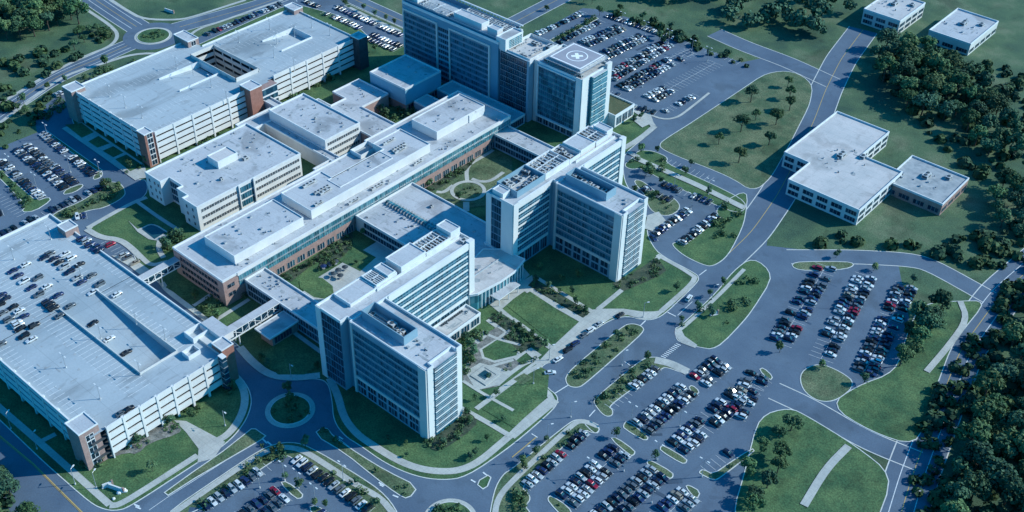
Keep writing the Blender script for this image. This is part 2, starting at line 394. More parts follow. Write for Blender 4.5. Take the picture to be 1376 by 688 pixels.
# west car park islands
block(Q(0, 1, '640,295 670,330 670,370 560,430 480,440 400,470 390,490 310,500 268,480 330,440 430,400 510,350 570,290'), 'lawn_dry')
block(Q(0, 1, '342,352 360,330 438,302 446,314 400,345 350,357'), 'lawn_dry', sm=1)
block(Q(0, 1, '500,272 528,228 550,238 545,262 512,277'), 'lawn_dry', sm=1)
block(Q(0, 1, '115,452 145,418 60,330 -40,230 -30,200 120,330 195,395 260,373 272,390 185,447'), 'lawn', sm=1)
block(Q(0, 1, '240,22 248,14 300,52 470,172 548,228 540,238 460,186 300,66'), 'lawn_dry', sm=0)
# splitters
block(Q(1, 3, '312,270 370,227 420,290 560,385 700,470 868,552 818,618 760,590 640,500 480,370'), 'lawn_dry', sm=1)
block(Q(1, 3, '1182,532 1268,482 1232,572'), 'lawn', sm=1)
block(W('338,577 343,577 356,586 350,591 300,620 262,642 226,665 222,662 258,636 300,607'), 'lawn_dry', sm=0)
# car park islands on the right
block(Q(2, 3, '385,207 405,203 468,238 460,262 440,262'), 'lawn_dry', sm=1)
block(Q(2, 3, '530,293 560,290 658,360 655,378 638,385'), 'lawn_dry', sm=1)
block(Q(2, 3, '600,225 618,198 728,285 724,300 700,298 606,240'), 'lawn_dry', sm=1)
block(Q(2, 3, '800,340 815,333 938,405 932,425 910,425 800,358'), 'lawn_dry', sm=1)
block(Q(2, 3, '728,418 745,412 862,478 862,500 845,508 730,430'), 'lawn_dry', sm=1)
block(Q(2, 3, '195,612 210,603 300,660 330,720 300,740 200,635'), 'lawn_dry', sm=1)
block(Q(2, 3, '1012,470 1030,462 1080,490 1180,420 1290,350 1300,362 1120,500 1085,518 1010,480'), 'lawn_dry', sm=1)
block(Q(2, 3, '950,22 968,8 1005,40 990,58'), 'lawn_dry', sm=1)
block(Q(2, 3, '1330,-75 1350,-85 1400,-40 1385,-20'), 'lawn_dry', sm=1)
block(Q(2, 3, '935,553 950,546 1010,580 990,620'), 'lawn_dry', sm=1)
block(Q(1, 3, '132,532 165,527 248,590 245,612 215,615'), 'lawn_dry', sm=1)
block(Q(1, 3, '285,668 320,655 380,690 330,720'), 'lawn_dry', sm=1)
# northern strips
block(Q(1, 0, '478,32 500,25 780,150 860,190 850,205 770,175'), 'lawn_dry', sm=0)
block(Q(2, 0, '205,215 445,90 462,100 225,228'), 'lawn_dry', sm=0)
block(Q(2, 0, '810,330 960,262 975,290 940,305 920,300'), 'asphalt_lot', sm=0, kw=.15, z=.06)
# ground beyond the boulevard, lower right
block(W('1020,560 1060,548 1085,560 1150,600 1200,640 1170,720 1000,740 985,690 1000,640'), 'lawn', name='verge')
block(W('1222,440 1240,408 1290,405 1325,405 1280,460 1250,540 1232,600 1170,580 1115,545 1150,520 1205,500'), 'lawn', name='verge')

# paths: pale sheets on the raised ground
pm = MB(); pz = [.16]
def path(pts, wd=2.2, mt='concrete_path', sm=2, z0=None):
    p = smooth(pts, sm, False) if sm else pts
    mb = MB(); pz[0] += .002; strip(mb, p, wd, pz[0] if z0 is None else z0, mt); o = struct(mb, 'footpath')
def pave(pts, mt='concrete_path', sm=0, name='paving'):
    mb = MB(); pz[0] += .002; mb.poly(smooth(ccw(pts), sm) if sm else ccw(pts), pz[0], mt); struct(mb, name)
pave(Q(0, 3, '935,195 1000,200 1210,312 1150,400 1062,425 1068,350 1000,260'), name='garage_driveway')
path(Q(0, 3, '-300,-140 0,130 220,320 500,570 590,650'), 2.6); path(Q(0, 3, '590,655 650,650 1062,385'), 2.6)
path(Q(0, 3, '210,315 300,270'), 2.2)
path(Q(0, 3, '1170,305 1230,270 1290,190 1320,100 1310,20 1250,-60'), 3)
path(Q(1, 3, '395,-30 440,60 470,180 540,270 620,325 760,412 880,458 1000,473 1100,465 1200,420 1340,300 1376,270'), 3)
path(Q(1, 3, '1376,270 1500,150 1580,85') , 2.6)
path(Q(1, 3, '-700,868 -436,690 -196,522 -20,405 60,362 110,346 170,340 250,355 400,450 540,545 670,612 740,700'), 2.4)
path(W('664,700 668,670 690,645 770,570 782,565 803,573'), 2.2)
path(W('880,484 900,488 924,500'), 4)
path(W('908,445 915,443 963,400 1000,362'), 1.8); pave(W('908,443 914,440 920,452 937,464 934,468 915,461 908,452'))
# front lawns and their walks
path(Q(2, 3, '0,287 215,110 240,90'), 2.6); 
pave(Q(2, 2, '150,560 215,490 430,290 490,285 600,285 700,300 760,300 830,290 770,338 700,343 620,318 530,338 400,423 290,488 250,563 165,585 145,620 160,688 215,740 240,790 220,820 180,740 140,640'), name='drop_off_plaza')
path(Q(2, 2, '460,290 620,160 780,15 800,0'), 2.2); path(Q(2, 2, '780,-5 900,60 985,115'), 2.2)
path(Q(2, 2, '985,110 970,150 800,300'), 2.4)
path(Q(2, 2, '120,110 250,190 430,300'), 2); path(Q(2, 2, '60,150 110,195 390,355'), 3)
path(Q(2, 2, '0,340 210,495'), 2.6); path(Q(2, 2, '-30,415 150,540'), 2.2); path(Q(2, 2, '150,560 40,650 -60,720'), 2.4); path(Q(2, 2, '-40,600 90,500'), 1.6)
pave(W('640,393 655,400 672,418 690,402 706,391 700,380 712,370 702,358 676,378 655,385 640,385'), name='entrance_plaza')
pave(W('640,410 672,400 705,392 745,420 720,395 715,370 690,385'), name='entrance_plaza')
path(W('655,403 700,440 726,462'), 2.6)
path(W('655,430 690,455 722,484'), 2)
pave(W('625,470 650,450 668,440 690,455 676,470 700,490 668,520 640,525 622,510'), 'gravel', name='garden_paving')
pave(W('644,470 668,455 700,463 698,480 665,488 648,482'), 'concrete_path', name='garden_paving')
pave(W('648,470 668,457 698,464 694,478 664,485 651,480'), 'lawn', name='garden_lawn')
pave(W('676,452 702,443 730,458 700,475'), 'mulch', name='garden_bed'); pave(W('655,428 672,420 735,462 722,470'), 'mulch', name='garden_bed')
pave(W('625,500 645,488 690,500 668,518 640,525'), 'concrete_path', name='garden_paving')
pave(W('682,412 712,392 776,434 742,460'), 'lawn', name='front_lawn')
pave(W('640,545 660,530 720,490 738,500 735,535 690,575'), 'lawn', name='front_lawn')
path(W('612,545 650,565 685,586'), 2.2); path(W('640,550 700,505 728,490'), 2.2)
pave(Q(2, 2, '85,160 115,130 420,305 385,332'), 'mulch', name='garden_bed')
pave(Q(2, 2, '540,150 620,110 780,10 830,80 790,110 650,170 600,190'), 'mulch', name='garden_bed')
pave(Q(1, 3, '900,300 1110,130 1190,190 1180,230 1050,330 960,370'), 'mulch', sm=1, name='garden_bed')
pave(Q(0, 3, '480,440 570,410 680,370 740,380 800,320 960,270 980,240 900,190 760,260 640,340'), 'gravel', sm=1, name='garden_bed')
path(W('622,512 640,524 668,540 690,552'), 1.4); path(W('640,470 628,484 626,500'), 1.6); path(W('668,518 686,502 706,488 722,484'), 1.8); path(W('648,446 668,456 700,464'), 1.4); path(W('640,500 662,492 690,484'), 1.4); path(W('668,457 680,447 694,440'), 1.4)
pave(W('630,455 643,446 655,452 642,463'), 'concrete_path', name='garden_paving'); pave(W('690,510 704,502 716,508 702,518'), 'lawn_dry', name='garden_lawn')
# west garden beside the medical office block
path(Q(0, 1, '470,540 600,465 720,400 790,375'), 2.4); path(Q(0, 1, '465,545 540,590 640,600 700,640 760,700'), 3); path(W('190,346 203,358 225,352'), 2.4)
path(Q(0, 1, '740,400 850,480 960,550'), 2); path(Q(0, 1, '860,600 850,650 880,700'), 2.4)
pave(Q(0, 1, '690,500 740,560 800,600 860,610 900,580 850,560 820,520 740,545'), 'concrete_path', name='garden_paving')
pave(Q(0, 1, '760,545 820,515 895,560 830,600'), 'water', name='pond'); path(Q(0, 1, '755,545 820,512 900,562'), .8)
path(Q(0, 1, '345,0 560,150 740,278'), 2.6)
for s in ('380,0 480,0 510,30 440,60', '470,80 540,50 580,90 520,110', '545,130 600,100 660,130 600,165', '615,170 670,140 780,210 700,240'):
    pave(Q(0, 1, s), 'mulch', name='garden_bed')
pave(Q(0, 1, '340,0 440,-30 780,200 790,270 740,275 560,150'), 'concrete_path', name='paving')
for s in ('350,-15 440,-25 505,25 440,55', '475,75 530,45 590,85 525,108', '552,125 610,100 665,135 610,160', '620,170 680,145 770,205 700,235'):
    pave(Q(0, 1, s), 'lawn', name='lawn_square')
# between garages and spine
path(Q(0, 2, '870,145 900,190 1130,360 1180,400'), 2.4); path(Q(0, 2, '1040,270 1140,205'), 2); path(Q(0, 2, '1140,360 1340,235'), 2)
pave(Q(0, 2, '890,170 960,120 1130,200 1040,262'), 'lawn', name='garden_lawn')
pave(Q(0, 2, '600,0 700,60 760,110 810,80 740,30 700,0'), 'concrete_path', name='paving')
path(W('322,467 338,486 362,505 395,509 430,505'), 3.4)
pave(Q(1, 2, '20,560 60,500 160,440 330,560 350,590 260,640 120,640'), 'lawn', name='garden_lawn')
path(W('392,445 440,480'), 2)
# courts
pave(W('425,375 515,320 545,345 430,415 400,400'), 'concrete_path', name='courtyard_paving')
pave(Q(1, 2, '200,150 330,100 440,185 350,250'), 'lawn', sm=1, name='courtyard_lawn')
pave(Q(1, 2, '430,20 520,-60 645,10 560,85'), 'lawn', name='courtyard_lawn')
pave(Q(1, 2, '130,100 260,40 400,-50 440,-20 290,60 190,140'), 'mulch', name='courtyard_bed')
pave(Q(1, 1, '380,640 520,560 520,640 440,720 330,760'), 'mulch', name='courtyard_bed')
pave(Q(1, 1, '860,300 1250,100 1376,170 1376,240 1230,420 1100,440'), 'lawn_dry', name='courtyard_lawn')
CC = Q(1, 1, '1140,340')[0]; cr = (at(344+1040/4, 257)-at(344+1235/4, 257)).length/2
mb = MB(); mb.ring(circle(CC, cr, 40), 1.8, .12, .43, 'concrete_path'); struct(mb, 'circular_path')
path(Q(1, 1, '1135,285 1130,230 1150,195 1230,150 1275,120'), 2); path(Q(1, 1, '970,345 1010,350 1060,310'), 2); path(Q(1, 1, '1160,275 1200,290 1260,290 1330,240'), 2)
path(Q(1, 1, '1130,400 1130,450'), 3); pave(Q(1, 1, '880,310 1000,250 1110,180 1180,130 1190,160 1130,230 1000,320 940,345'), 'mulch', name='courtyard_bed')
pave(W('870,290 885,285 897,300 880,312 866,308'), name='paving')
path(W('838,200 860,187 880,170'), 3.2); path(W('850,147 870,160 878,170'), 3); path(W('852,212 935,248 1000,280'), 3.6); path(W('845,205 858,212'), 3)
pave(Q(2, 0, '640,640 740,600 760,660 700,688'), name='paving')
path(Q(2, 0, '520,505 640,560 780,640 880,640 960,580 1060,500'), 1.4, z0=.16)
# walks beside the far roads
path(W('-100,198 0,139 80,92 120,73 150,62 160,47 148,34 130,22 100,2'), 2.2, z0=.1); path(W('0,165 60,120 90,100 140,85 180,72 222,72'), 2.2, z0=.1)
path(W('148,0 172,15 192,26 240,27 262,22 330,0'), 2.2, z0=.1); path(W('250,55 262,40 300,28 344,12 380,0'), 2, z0=.1)
path(W('539,42 500,25 470,10'), 1.8, z0=.15)
path(W('1290,405 1300,430 1275,465 1245,500'), 2.6); path(W('1140,600 1110,630 1080,680'), 3)
# repairs and dark seams in the asphalt
ap = MB(); ra = random.Random(9)
BND = [W('0,560 60,620 120,676 110,690 -20,600'), W('760,500 840,440 930,380 975,345 1000,330 940,420 870,440 790,520 700,610 640,680 640,650 740,560'), W('700,600 800,600 960,480 1000,560 900,690 720,690'), W('250,690 380,620 500,690'),
       W('0,200 60,180 190,260 120,300 0,320'), W('730,60 800,20 990,85 880,150 830,130'), W('880,240 960,280 900,330 870,300'), W('1010,450 1080,360 1190,350 1200,450 1100,480'), W('190,345 118,308 150,300 190,270')]
for bi, bp_ in enumerate(BND):
    for x, y in scatter0(bp_, .0022, ra):
        a = ra.choice((0, .6, .9, 1.57))+ra.uniform(-.1, .1); l_, w_ = (ra.uniform(3, 9), ra.uniform(.8, 2.4)) if ra.random() < .5 else (ra.uniform(8, 26), ra.uniform(.12, .3))
        c_, s_ = math.cos(a), math.sin(a); ap.face([(x+c_*u-s_*v, y+s_*u+c_*v, .094+len(ap.f)*.00002) for u, v in ((-l_/2, -w_/2), (l_/2, -w_/2), (l_/2, w_/2), (-l_/2, w_/2))], ra.choice(['asphalt_patch', 'asphalt_lot', 'asphalt']))
struct(ap, 'asphalt_patches')
# markings
mk = MB()
def line(pts, wd=.25, mt='paint_white', z=.105): strip(mk, pts, wd, z, mt)
line(Q(0, 3, '-200,90 0,280 180,430 440,688 560,800'), .4, 'paint_yellow'); line(Q(0, 3, '-200,100 0,290 180,440 440,698'), .15, 'paint_yellow')
line(Q(2, 3, '0,395 130,287'), .4, 'paint_yellow'); line(Q(2, 3, '105,268 137,288'), .4); line(Q(2, 2, '890,320 970,245'), .25); line(Q(2, 2, '835,303 880,325'), .5)
line(Q(2, 2, '605,568 640,592'), .4); line(Q(2, 2, '690,375 718,348'), .5); line(Q(2, 2, '1005,105 1045,75'), .4); line(Q(2, 3, '232,50 300,8'), .4); line(Q(2, 3, '415,175 447,140'), .4)
line(Q(0, 3, '800,680 900,610 1376,310'), .2); line(Q(1, 3, '440,290 560,385'), .2)
for i in range(10):
    a = Q(2, 2, f'{800+i*9},{538-i*7.4} {826+i*9},{548-i*7.4}'); line(a, .45, z=.108)
for (c, r, s) in ((0, 3, '722,648 750,660'), (0, 3, '728,660 757,672'), (1, 3, '660,530 690,548'), (1, 3, '665,542 685,552'), (1, 3, '735,598 765,610'), (1, 3, '1220,475 1245,495'), (1, 3, '1155,515 1180,530'), (1, 3, '445,283 468,298'), (1, 3, '60,310 85,330'), (1, 3, '30,290 60,320')):
    line(Q(c, r, s), .6, z=.108)
struct(mk, 'road_markings')

# ------------------------------------------------------------------ buildings
RT = lambda x0, y0, x1, y1: [(x0, y0), (x1, y0), (x1, y1), (x0, y1)]
def shell(t, poly, z, wall='precast', roof='roof', z0=0, rim=.8, pw=.45, names=('wall', 'roof', 'parapet')):
    """walls, roof sheet and parapet of one volume whose parapet top is at z"""
    p = ccw(poly)
    a = MB(); a.sides(p, z0, z-.02, wall); a.build(names[0], t)
    b = MB(); b.poly(inset(p, pw*.5), z-rim, roof); b.build(names[1], t)
    c = MB(); c.ring(outs(p, .08), pw, z-rim-.3, z, 'coping'); c.build(names[2], t)
def FX(x, y0): return ((x, y0), (0, 1), (1, 0))       # wall facing +X, u runs with Y
def FY(x0, y): return ((x0, y), (1, 0), (0, -1))      # wall facing -Y, u runs with X
def FXn(x, y1): return ((x, y1), (0, -1), (-1, 0))
def band(t, fr, u0, u1, z0, z1, gl='glass_curtain', mull='spandrel', step=1.6, d=.06, name='window', fin=None, mw=.14):
    b = MB(); b.wbox(fr, u0, u1, -.2, d, z0, z1, gl)
    n = max(1, round((u1-u0)/step))
    for k in range(n+1):
        u = u0+(u1-u0)*k/n; b.wbox(fr, max(u0, u-mw/2), min(u1, u+mw/2), 0, d+.12, z0, z1, mull)
    if fin: b.wbox(fr, u0, u1, 0, d+fin, z1-.12, z1+.12, mull)
    return b.build(name, t)
def slab(t, fr, u0, u1, z0, z1, mt, d0=-.1, d1=.3, name='spandrel_panel'):
    b = MB(); b.wbox(fr, u0, u1, d0, d1, z0, z1, mt); return b.build(name, t)
_v = MB(); _v.box(-.4, -.4, -.05, .4, .4, .55, 'equipment'); _v.box(-.5, -.5, .55, .5, .5, .65, 'steel'); VENTM = _v.mesh('roof_vent')
_v = MB(); _v.tube((0, 0, -.05), (0, 0, .6), .25, .25, 'dark_steel', 10); _v.tube((0, 0, .6), (0, 0, .8), .4, .3, 'steel', 10); VENTR = _v.mesh('roof_vent')
def stains(t, poly_rect, z, n, seed=1, name='roof_patch'):
    """tar repairs on a roof, and small vents as parts of their own"""
    r = random.Random(seed); x0, y0, x1, y1 = poly_rect; b = MB(); n = int(n*1.6)
    for i in range(n):
        x, y = r.uniform(x0, x1), r.uniform(y0, y1)
        if r.random() < .45 and 'stain' not in name:
            inst(r.choice((VENTM, VENTR)), 'roof_vent', t, (x-t.location.x, y-t.location.y, z), 0, r.uniform(.5, 1.3))
        else:
            k = r.randint(5, 8); s = r.uniform(.4, 1.5) if 'stain' not in name else r.uniform(.3, .9)
            if r.random() < .5: cx = r.choice([(2.2, .4), (.4, 2.4)])
            else: cx = (1, 1)
            b.poly([(x+s*cx[0]*math.cos(6.283*j/k)*r.uniform(.5, 1.3), y+s*1.2*cx[1]*math.sin(6.283*j/k)*r.uniform(.4, 1)) for j in range(k)], z+.015+i*.0005, 'roof_stain')
    o = b.build(name, t); o['kind'] = 'stuff'
def plant(t, x, y, z, lx, ly, h, seed=0, name='air_handler'):
    """roof unit: cabinet on skids, louvre, fans and duct"""
    r = random.Random(seed); b = MB(); b.box(x, y, z+.2, x+lx, y+ly, z+h, 'equipment')
    b.box(x+.2, y+.2, z, x+lx-.2, y+ly-.2, z+.22, 'dark_steel')
    n = max(1, int(max(lx, ly)/1.8))
    for k in range(n):
        cx = x+lx*(k+.5)/n if lx > ly else x+lx/2; cy = y+ly/2 if lx > ly else y+ly*(k+.5)/n
        rr_ = min(lx, ly, max(lx, ly)/n)*.33
        b.tube((cx, cy, z+h), (cx, cy, z+h+.25), rr_, rr_, 'dark_steel', 10)
    b.box(x+lx, y+ly*.3, z+.5, x+lx+.06, y+ly*.8, z+h*.8, 'dark_steel'); b.box(x+lx*.1, y-.06, z+.5, x+lx*.9, y, z+h*.8, 'dark_steel')
    b.build(name, t)
def plant_field(t, x0, y0, x1, y1, z, seed, dens=.5):
    r = random.Random(seed); y = y0
    vert = (y1-y0) > (x1-x0)
    b = MB()
    for k in range(3):
        if vert:
            x = x0+(x1-x0)*(k+.6)/3.4; b.tube((x, y0, z+.9), (x, y1, z+.9), .28, .28, r.choice(['steel', 'equipment', 'dark_steel']))
        else:
            y = y0+(y1-y0)*(k+.6)/3.4; b.tube((x0, y, z+.9), (x1, y, z+.9), .28, .28, r.choice(['steel', 'equipment', 'dark_steel']))
    b.build('pipe_run', t)
    L = (y1-y0) if vert else (x1-x0); u = 0
    while u < L-1.5:
        s = r.uniform(1.4, 4); s = min(s, L-u); v = 0; Wd = (x1-x0) if vert else (y1-y0)
        while v < Wd-1:
            q = min(r.uniform(1.3, 2.8), Wd-v)
            if r.random() < dens:
                if vert: plant(t, x0+v, y0+u, z, q*.85, s*.85, r.uniform(.8, 2.4), r.random())
                else: plant(t, x0+u, y0+v, z, s*.85, q*.85, r.uniform(.8, 2.4), r.random())
            v += q+.3
        u += s+.4
def screen(t, x0, y0, x1, y1, z0, z1, mt='metal_panel', th=.3):
    b = MB(); b.ring(RT(x0, y0, x1, y1), th, z0, z1, mt); b.build('plant_screen', t)
def frame_grid(t, x0, y0, x1, y1, z, n):
    b = MB()
    for k in range(n+1):
        y = y0+(y1-y0)*k/n; b.box(x0, y-.12, z-.3, x1, y+.12, z, 'coping')
    b.box(x0, y0, z-.35, x0+.3, y1, z+.02, 'coping'); b.box(x1-.3, y0, z-.35, x1, y1, z+.02, 'coping'); b.box((x0+x1)/2-.15, y0, z-.34, (x0+x1)/2+.15, y1, z+.01, 'coping')
    b.build('steel_frame', t)

WIN = MB(); WIN.box(-.02, -.62, 0, .10, .62, 1.75, 'precast'); WIN.box(.04, -.52, .1, .13, .52, 1.65, 'glass_small'); WIN.box(.1, -.04, .1, .15, .04, 1.65, 'precast'); WIN.box(-.02, -.7, -.12, .2, .7, 0, 'coping')
WINM = WIN.mesh('window')
def windows(t, x, ys, zs, face='X', me=None):
    for z in zs:
        for y in ys:
            if face == 'X': inst(me or WINM, 'window', t, (x-t.location.x, y-t.location.y, z))
            else: inst(me or WINM, 'window', t, (y-t.location.x, x-t.location.y, z), -math.pi/2)
def pairs(a, b, n): return [a+(b-a)*(k+.5)/n+s for k in range(n) for s in (-.75, .75)]

# ---- garages
def garage(name, label, poly, ztop, levels, faces, holes=(), tag_='parking garage'):
    xs = [p[0] for p in poly]; ys = [p[1] for p in poly]
    t = thing(name, label, tag_, ((min(xs)+max(xs))/2, (min(ys)+max(ys))/2))
    fh = ztop/(levels)
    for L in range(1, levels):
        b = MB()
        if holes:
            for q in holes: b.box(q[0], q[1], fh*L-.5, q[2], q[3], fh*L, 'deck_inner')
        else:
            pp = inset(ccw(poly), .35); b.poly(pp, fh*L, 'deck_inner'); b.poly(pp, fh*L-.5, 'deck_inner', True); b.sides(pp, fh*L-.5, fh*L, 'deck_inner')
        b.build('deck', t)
    for fr, Lh, bays in faces:
        for k in range(bays+1):
            u = Lh*k/bays; b = MB(); b.wbox(fr, max(0, u-.45), min(Lh, u+.45), -.8, .35, 0, ztop+.9, 'precast_white'); b.build('column', t)
        for L in range(1, levels+1):
            for k in range(bays):
                z = fh*L
                b = MB(); b.wbox(fr, Lh*k/bays+.45, Lh*(k+1)/bays-.45, -.3, .12, z-fh*.44, z+fh*.27, 'precast_white'); b.build('spandrel_panel', t)
    return t
def lamp_pole(loc, h, label, group, arms=2, rz=0):
    me = POLE2 if arms == 2 else POLE1
    o = inst(me[0], 'street_lamp', None, loc, rz, (1, 1, h/8)); tag(o, label, 'street lamp', group)
    for k in range(arms): inst(me[1], 'lamp_head', o, (0, 0, 0), math.pi*k)
    return o
def mkpole(arms):
    a = MB(); a.tube((0, 0, 0), (0, 0, 8), .14, .09, 'steel', 8); a.tube((0, 0, 0), (0, 0, .7), .32, .28, 'precast', 10)
    for s in ((1, -1) if arms == 2 else (1,)): a.tube((0, 0, 7.9), (1.3*s, 0, 8), .06, .05, 'steel', 6)
    h = MB()
    for s in (1,): h.box(1.1*s, -.22, 7.9, 2.1*s, .22, 8.1, 'coping')
    return a.mesh('street_lamp'), h.mesh('lamp_head')
POLE2, POLE1 = mkpole(2), mkpole(1)

# near garage
G1 = garage('parking_garage', 'large pale concrete parking garage in the lower left corner with half empty rooftop deck', RT(-158, -195, -28, -131), 15, 4,
            [(FX(-28, -188.5), 50, 7), (FY(-158, -195), 119, 12)])
def gwall(x0, y0, x1, y1, z0, z1, mt='precast'):
    b = MB(); b.box(x0, y0, z0, x1, y1, z1, mt); return b.build('parapet', G1)
b = MB(); b.box(-158, -195, -.5, -157.5, -131, 16, 'precast_white'); b.box(-157.5, -131.5, .2, -38, -131, 16.05, 'precast_white'); b.build('rear_wall', G1)
gwall(-42, -132, -28.2, -137.5, 0, 16); gwall(-38, -195.3, -157.9, -194.8, 15, 16.02, 'coping')
SX0, SX1 = -98, -43     # sunken middle ramp between x SX0 and SX1
Y1, Y2 = -163.8, -147.2
b = MB()
for r_ in ((-157.6, -194.8, SX0, -131.4), (SX0, -194.8, SX1, Y1), (SX0, Y2, SX1, -131.4), (SX1, -194.8, -28.3, -131.4)):
    b.face([(r_[0], r_[1], 15), (r_[2], r_[1], 15), (r_[2], r_[3], 15), (r_[0], r_[3], 15)], 'deck_top')
b.face([(SX0, Y1, 15), (SX1, Y1, 11.6), (SX1, Y2, 11.6), (SX0, Y2, 15)], 'deck_top')
b.build('roof_deck', G1)
b = MB()
for y in (Y1, Y2):
    b.hexa([(SX0, y-.2, 14.5), (SX1, y-.2, 11.3), (SX1, y+.2, 11.3), (SX0, y+.2, 14.5), (SX0, y-.2, 16.1), (SX1, y-.2, 16.1), (SX1, y+.2, 16.1), (SX0, y+.2, 16.1)], 'precast')
b.box(SX1, Y1-.2, 11, SX1+.3, Y2+.2, 15.9, 'precast'); b.build('ramp_wall', G1)
# paint on the deck
b = MB()
def stall_lines(b, x0, x1, y, d, z, step=2.7, zf=None):
    n = int((x1-x0)/step)
    for k in range(n+1):
        x = x0+k*step; zz = zf(x) if zf else z
        b.face([(x-.11, y-d, zz), (x+.11, y-d, zz), (x+.11, y+d, zz), (x-.11, y+d, zz)], 'paint_white')
for y in (-190.5, -166.4, -171.5, -144.6, -133.8): stall_lines(b, -155, -34, y, 2.4, 15.012)
stall_lines(b, -155, SX0, -161, 2.4, 15.012); stall_lines(b, -155, SX0, -150, 2.4, 15.012)
b.box(-98.2, -194.5, 15.0, -97.9, Y1, 15.03, 'dark_steel'); b.box(-95.2, Y2, 15.0, -94.9, -131.6, 15.03, 'dark_steel')
b.build('stall_marking', G1)['kind'] = 'stuff'
stains(G1, (-150, -190, -35, -168), 15, 26, 5, 'deck_stain'); stains(G1, (-150, -144, -52, -134), 15, 20, 6, 'deck_stain')
def stair(t, x0, y0, x1, y1, z, wall='brick_red', gl=True, fx=True, fy=True, name='stair_tower'):
    b = MB(); b.sides(RT(x0, y0, x1, y1), 0, z, wall); b.poly(RT(x0, y0, x1, y1), z-.3, 'roof'); b.ring(outs(RT(x0, y0, x1, y1), .1), .4, z-.4, z+.1, 'coping'); o = b.build(name, t)
    if gl:
        w_ = MB(); n = int(z/3.1)
        for k in range(n):
            for j in range(2):
                if fx: w_.wbox(FX(x1, y0+(y1-y0)*.3+j*1.5), 0, 1.3, -.1, .08, 1+k*3.1, 3.5+k*3.1, 'glass_small')
        w_.wbox(FX(x1, y0+(y1-y0)*.3-.2), 0, 3.2, -.1, .04, .8, n*3.1+.6, 'precast_white'); w_.build('window', t)
    return o
stair(G1, -38, -198, -29.3, -190.3, 18.5, 'brick'); stair(G1, -34, -137.3, -27.6, -131.8, 18.5, 'brick_red', False)
stair(G1, -144.5, -135.5, -138, -129.3, 18.5, 'brick', False)
b = MB(); b.box(-27.7, -139.3, 0, -25, -137.4, 17, 'glass_dark'); b.box(-27.7, -139.4, 17, -24.9, -137.3, 17.3, 'coping')
for z in range(3, 17, 3): b.box(-27.8, -139.4, z, -24.92, -137.3, z+.3, 'steel')
b.build('glazed_corner', G1)
screen(G1, -48, -140, -42, -132.6, 15, 17.6, 'coping', .4); screen(G1, -40, -147, -35.5, -141.5, 15, 17, 'coping', .3)
b = MB(); b.box(-47, -132.6, 15, -34, -126.9, 18, 'precast_white', 'roof'); b.build('bridge_lobby', G1)

# far garage
G2P = [(-247, -65.5), (-178.5, -65.5), (-178.5, 10), (-180, 10), (-180, 74.5), (-236, 74.5), (-236, 10), (-247, 10)]
G2 = garage('parking_garage', 'far pale concrete parking garage in two wings around a light well near the roundabout', G2P, 17, 5,
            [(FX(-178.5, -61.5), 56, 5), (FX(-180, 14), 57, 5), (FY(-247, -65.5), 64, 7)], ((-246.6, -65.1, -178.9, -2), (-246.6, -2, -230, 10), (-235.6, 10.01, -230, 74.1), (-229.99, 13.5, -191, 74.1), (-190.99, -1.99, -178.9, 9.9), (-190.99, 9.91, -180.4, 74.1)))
HX0, HX1, HY0, HY1 = -230, -191, -2, 13.5
b = MB()
def dk(x0, y0, x1, y1, z0=16.2, z1=None):
    z1 = z0 if z1 is None else z1
    b.face([(x0, y0, z0), (x1, y0, z1), (x1, y1, z1), (x0, y1, z0)], 'deck_top')
dk(-246.6, -65.2, -226, -42); dk(-226, -65.2, -179, -42); dk(-246.6, -42, -179, -28)
dk(-246.6, -28, -222, -2.0); dk(-204.5, -28, -179, HY0); 
b.face([(-222, -28, 16.2), (-204.5, -28, 16.2), (-204.5, HY0, 13.5), (-222, HY0, 13.5)], 'deck_top')
dk(-246.6, HY0, HX0, HY1-3.5); dk(HX1, HY0, -179, 10); dk(-235.6, 10, HX0, HY1); dk(HX1, 10, -180.4, HY1)
dk(-235.6, HY1, -216, 74); dk(-216, HY1, -200, 36); dk(-216, 58, -200, 74); dk(-200, HY1, -180.4, 74)
b.face([(-216, 36, 16.2), (-200, 36, 16.2), (-200, 58, 13.6), (-216, 58, 13.6)], 'deck_top')
b.build('roof_deck', G2)
b = MB(); b.box(-222.3, -28, 13, -222, HY0, 17.2, 'coping'); b.box(-204.5, -28, 13, -204.2, HY0, 17.2, 'coping'); b.box(-222, HY0-.3, 13, -204.5, HY0, 17.2, 'coping')
b.box(-216.3, 36, 13, -216, 58, 17.2, 'coping'); b.box(-200, 36, 13, -199.7, 58, 17.2, 'coping'); b.box(-216, 58, 13, -200, 58.3, 17.2, 'coping')
b.box(-247, -65.5, 0, -246.7, 10, 17.1, 'coping'); b.box(-236, 10, 0, -235.7, 74.5, 17.1, 'coping'); b.box(-236, 74.2, 0, -180, 74.5, 17.05, 'coping')
b.build('ramp_wall', G2)
b = MB()
for z in range(0, 17, 4):
    for q in ((HX0, HY0, HX1, HY0+.3), (HX0, HY1-.3, HX1, HY1), (HX0, HY0, HX0+.3, HY1), (HX1-.3, HY0, HX1, HY1)): b.box(q[0], q[1], z+.2, q[2], q[3], z+2.4, 'precast')
for k in range(6):
    x = HX0+(HX1-HX0)*k/5; b.box(x-.3, HY1-.5, 0, x+.3, HY1-.1, 17.2, 'precast'); b.box(x-.3, HY0, 0, x+.3, HY0+.4, 17.2, 'precast')
b.build('light_well_wall', G2)
b = MB()
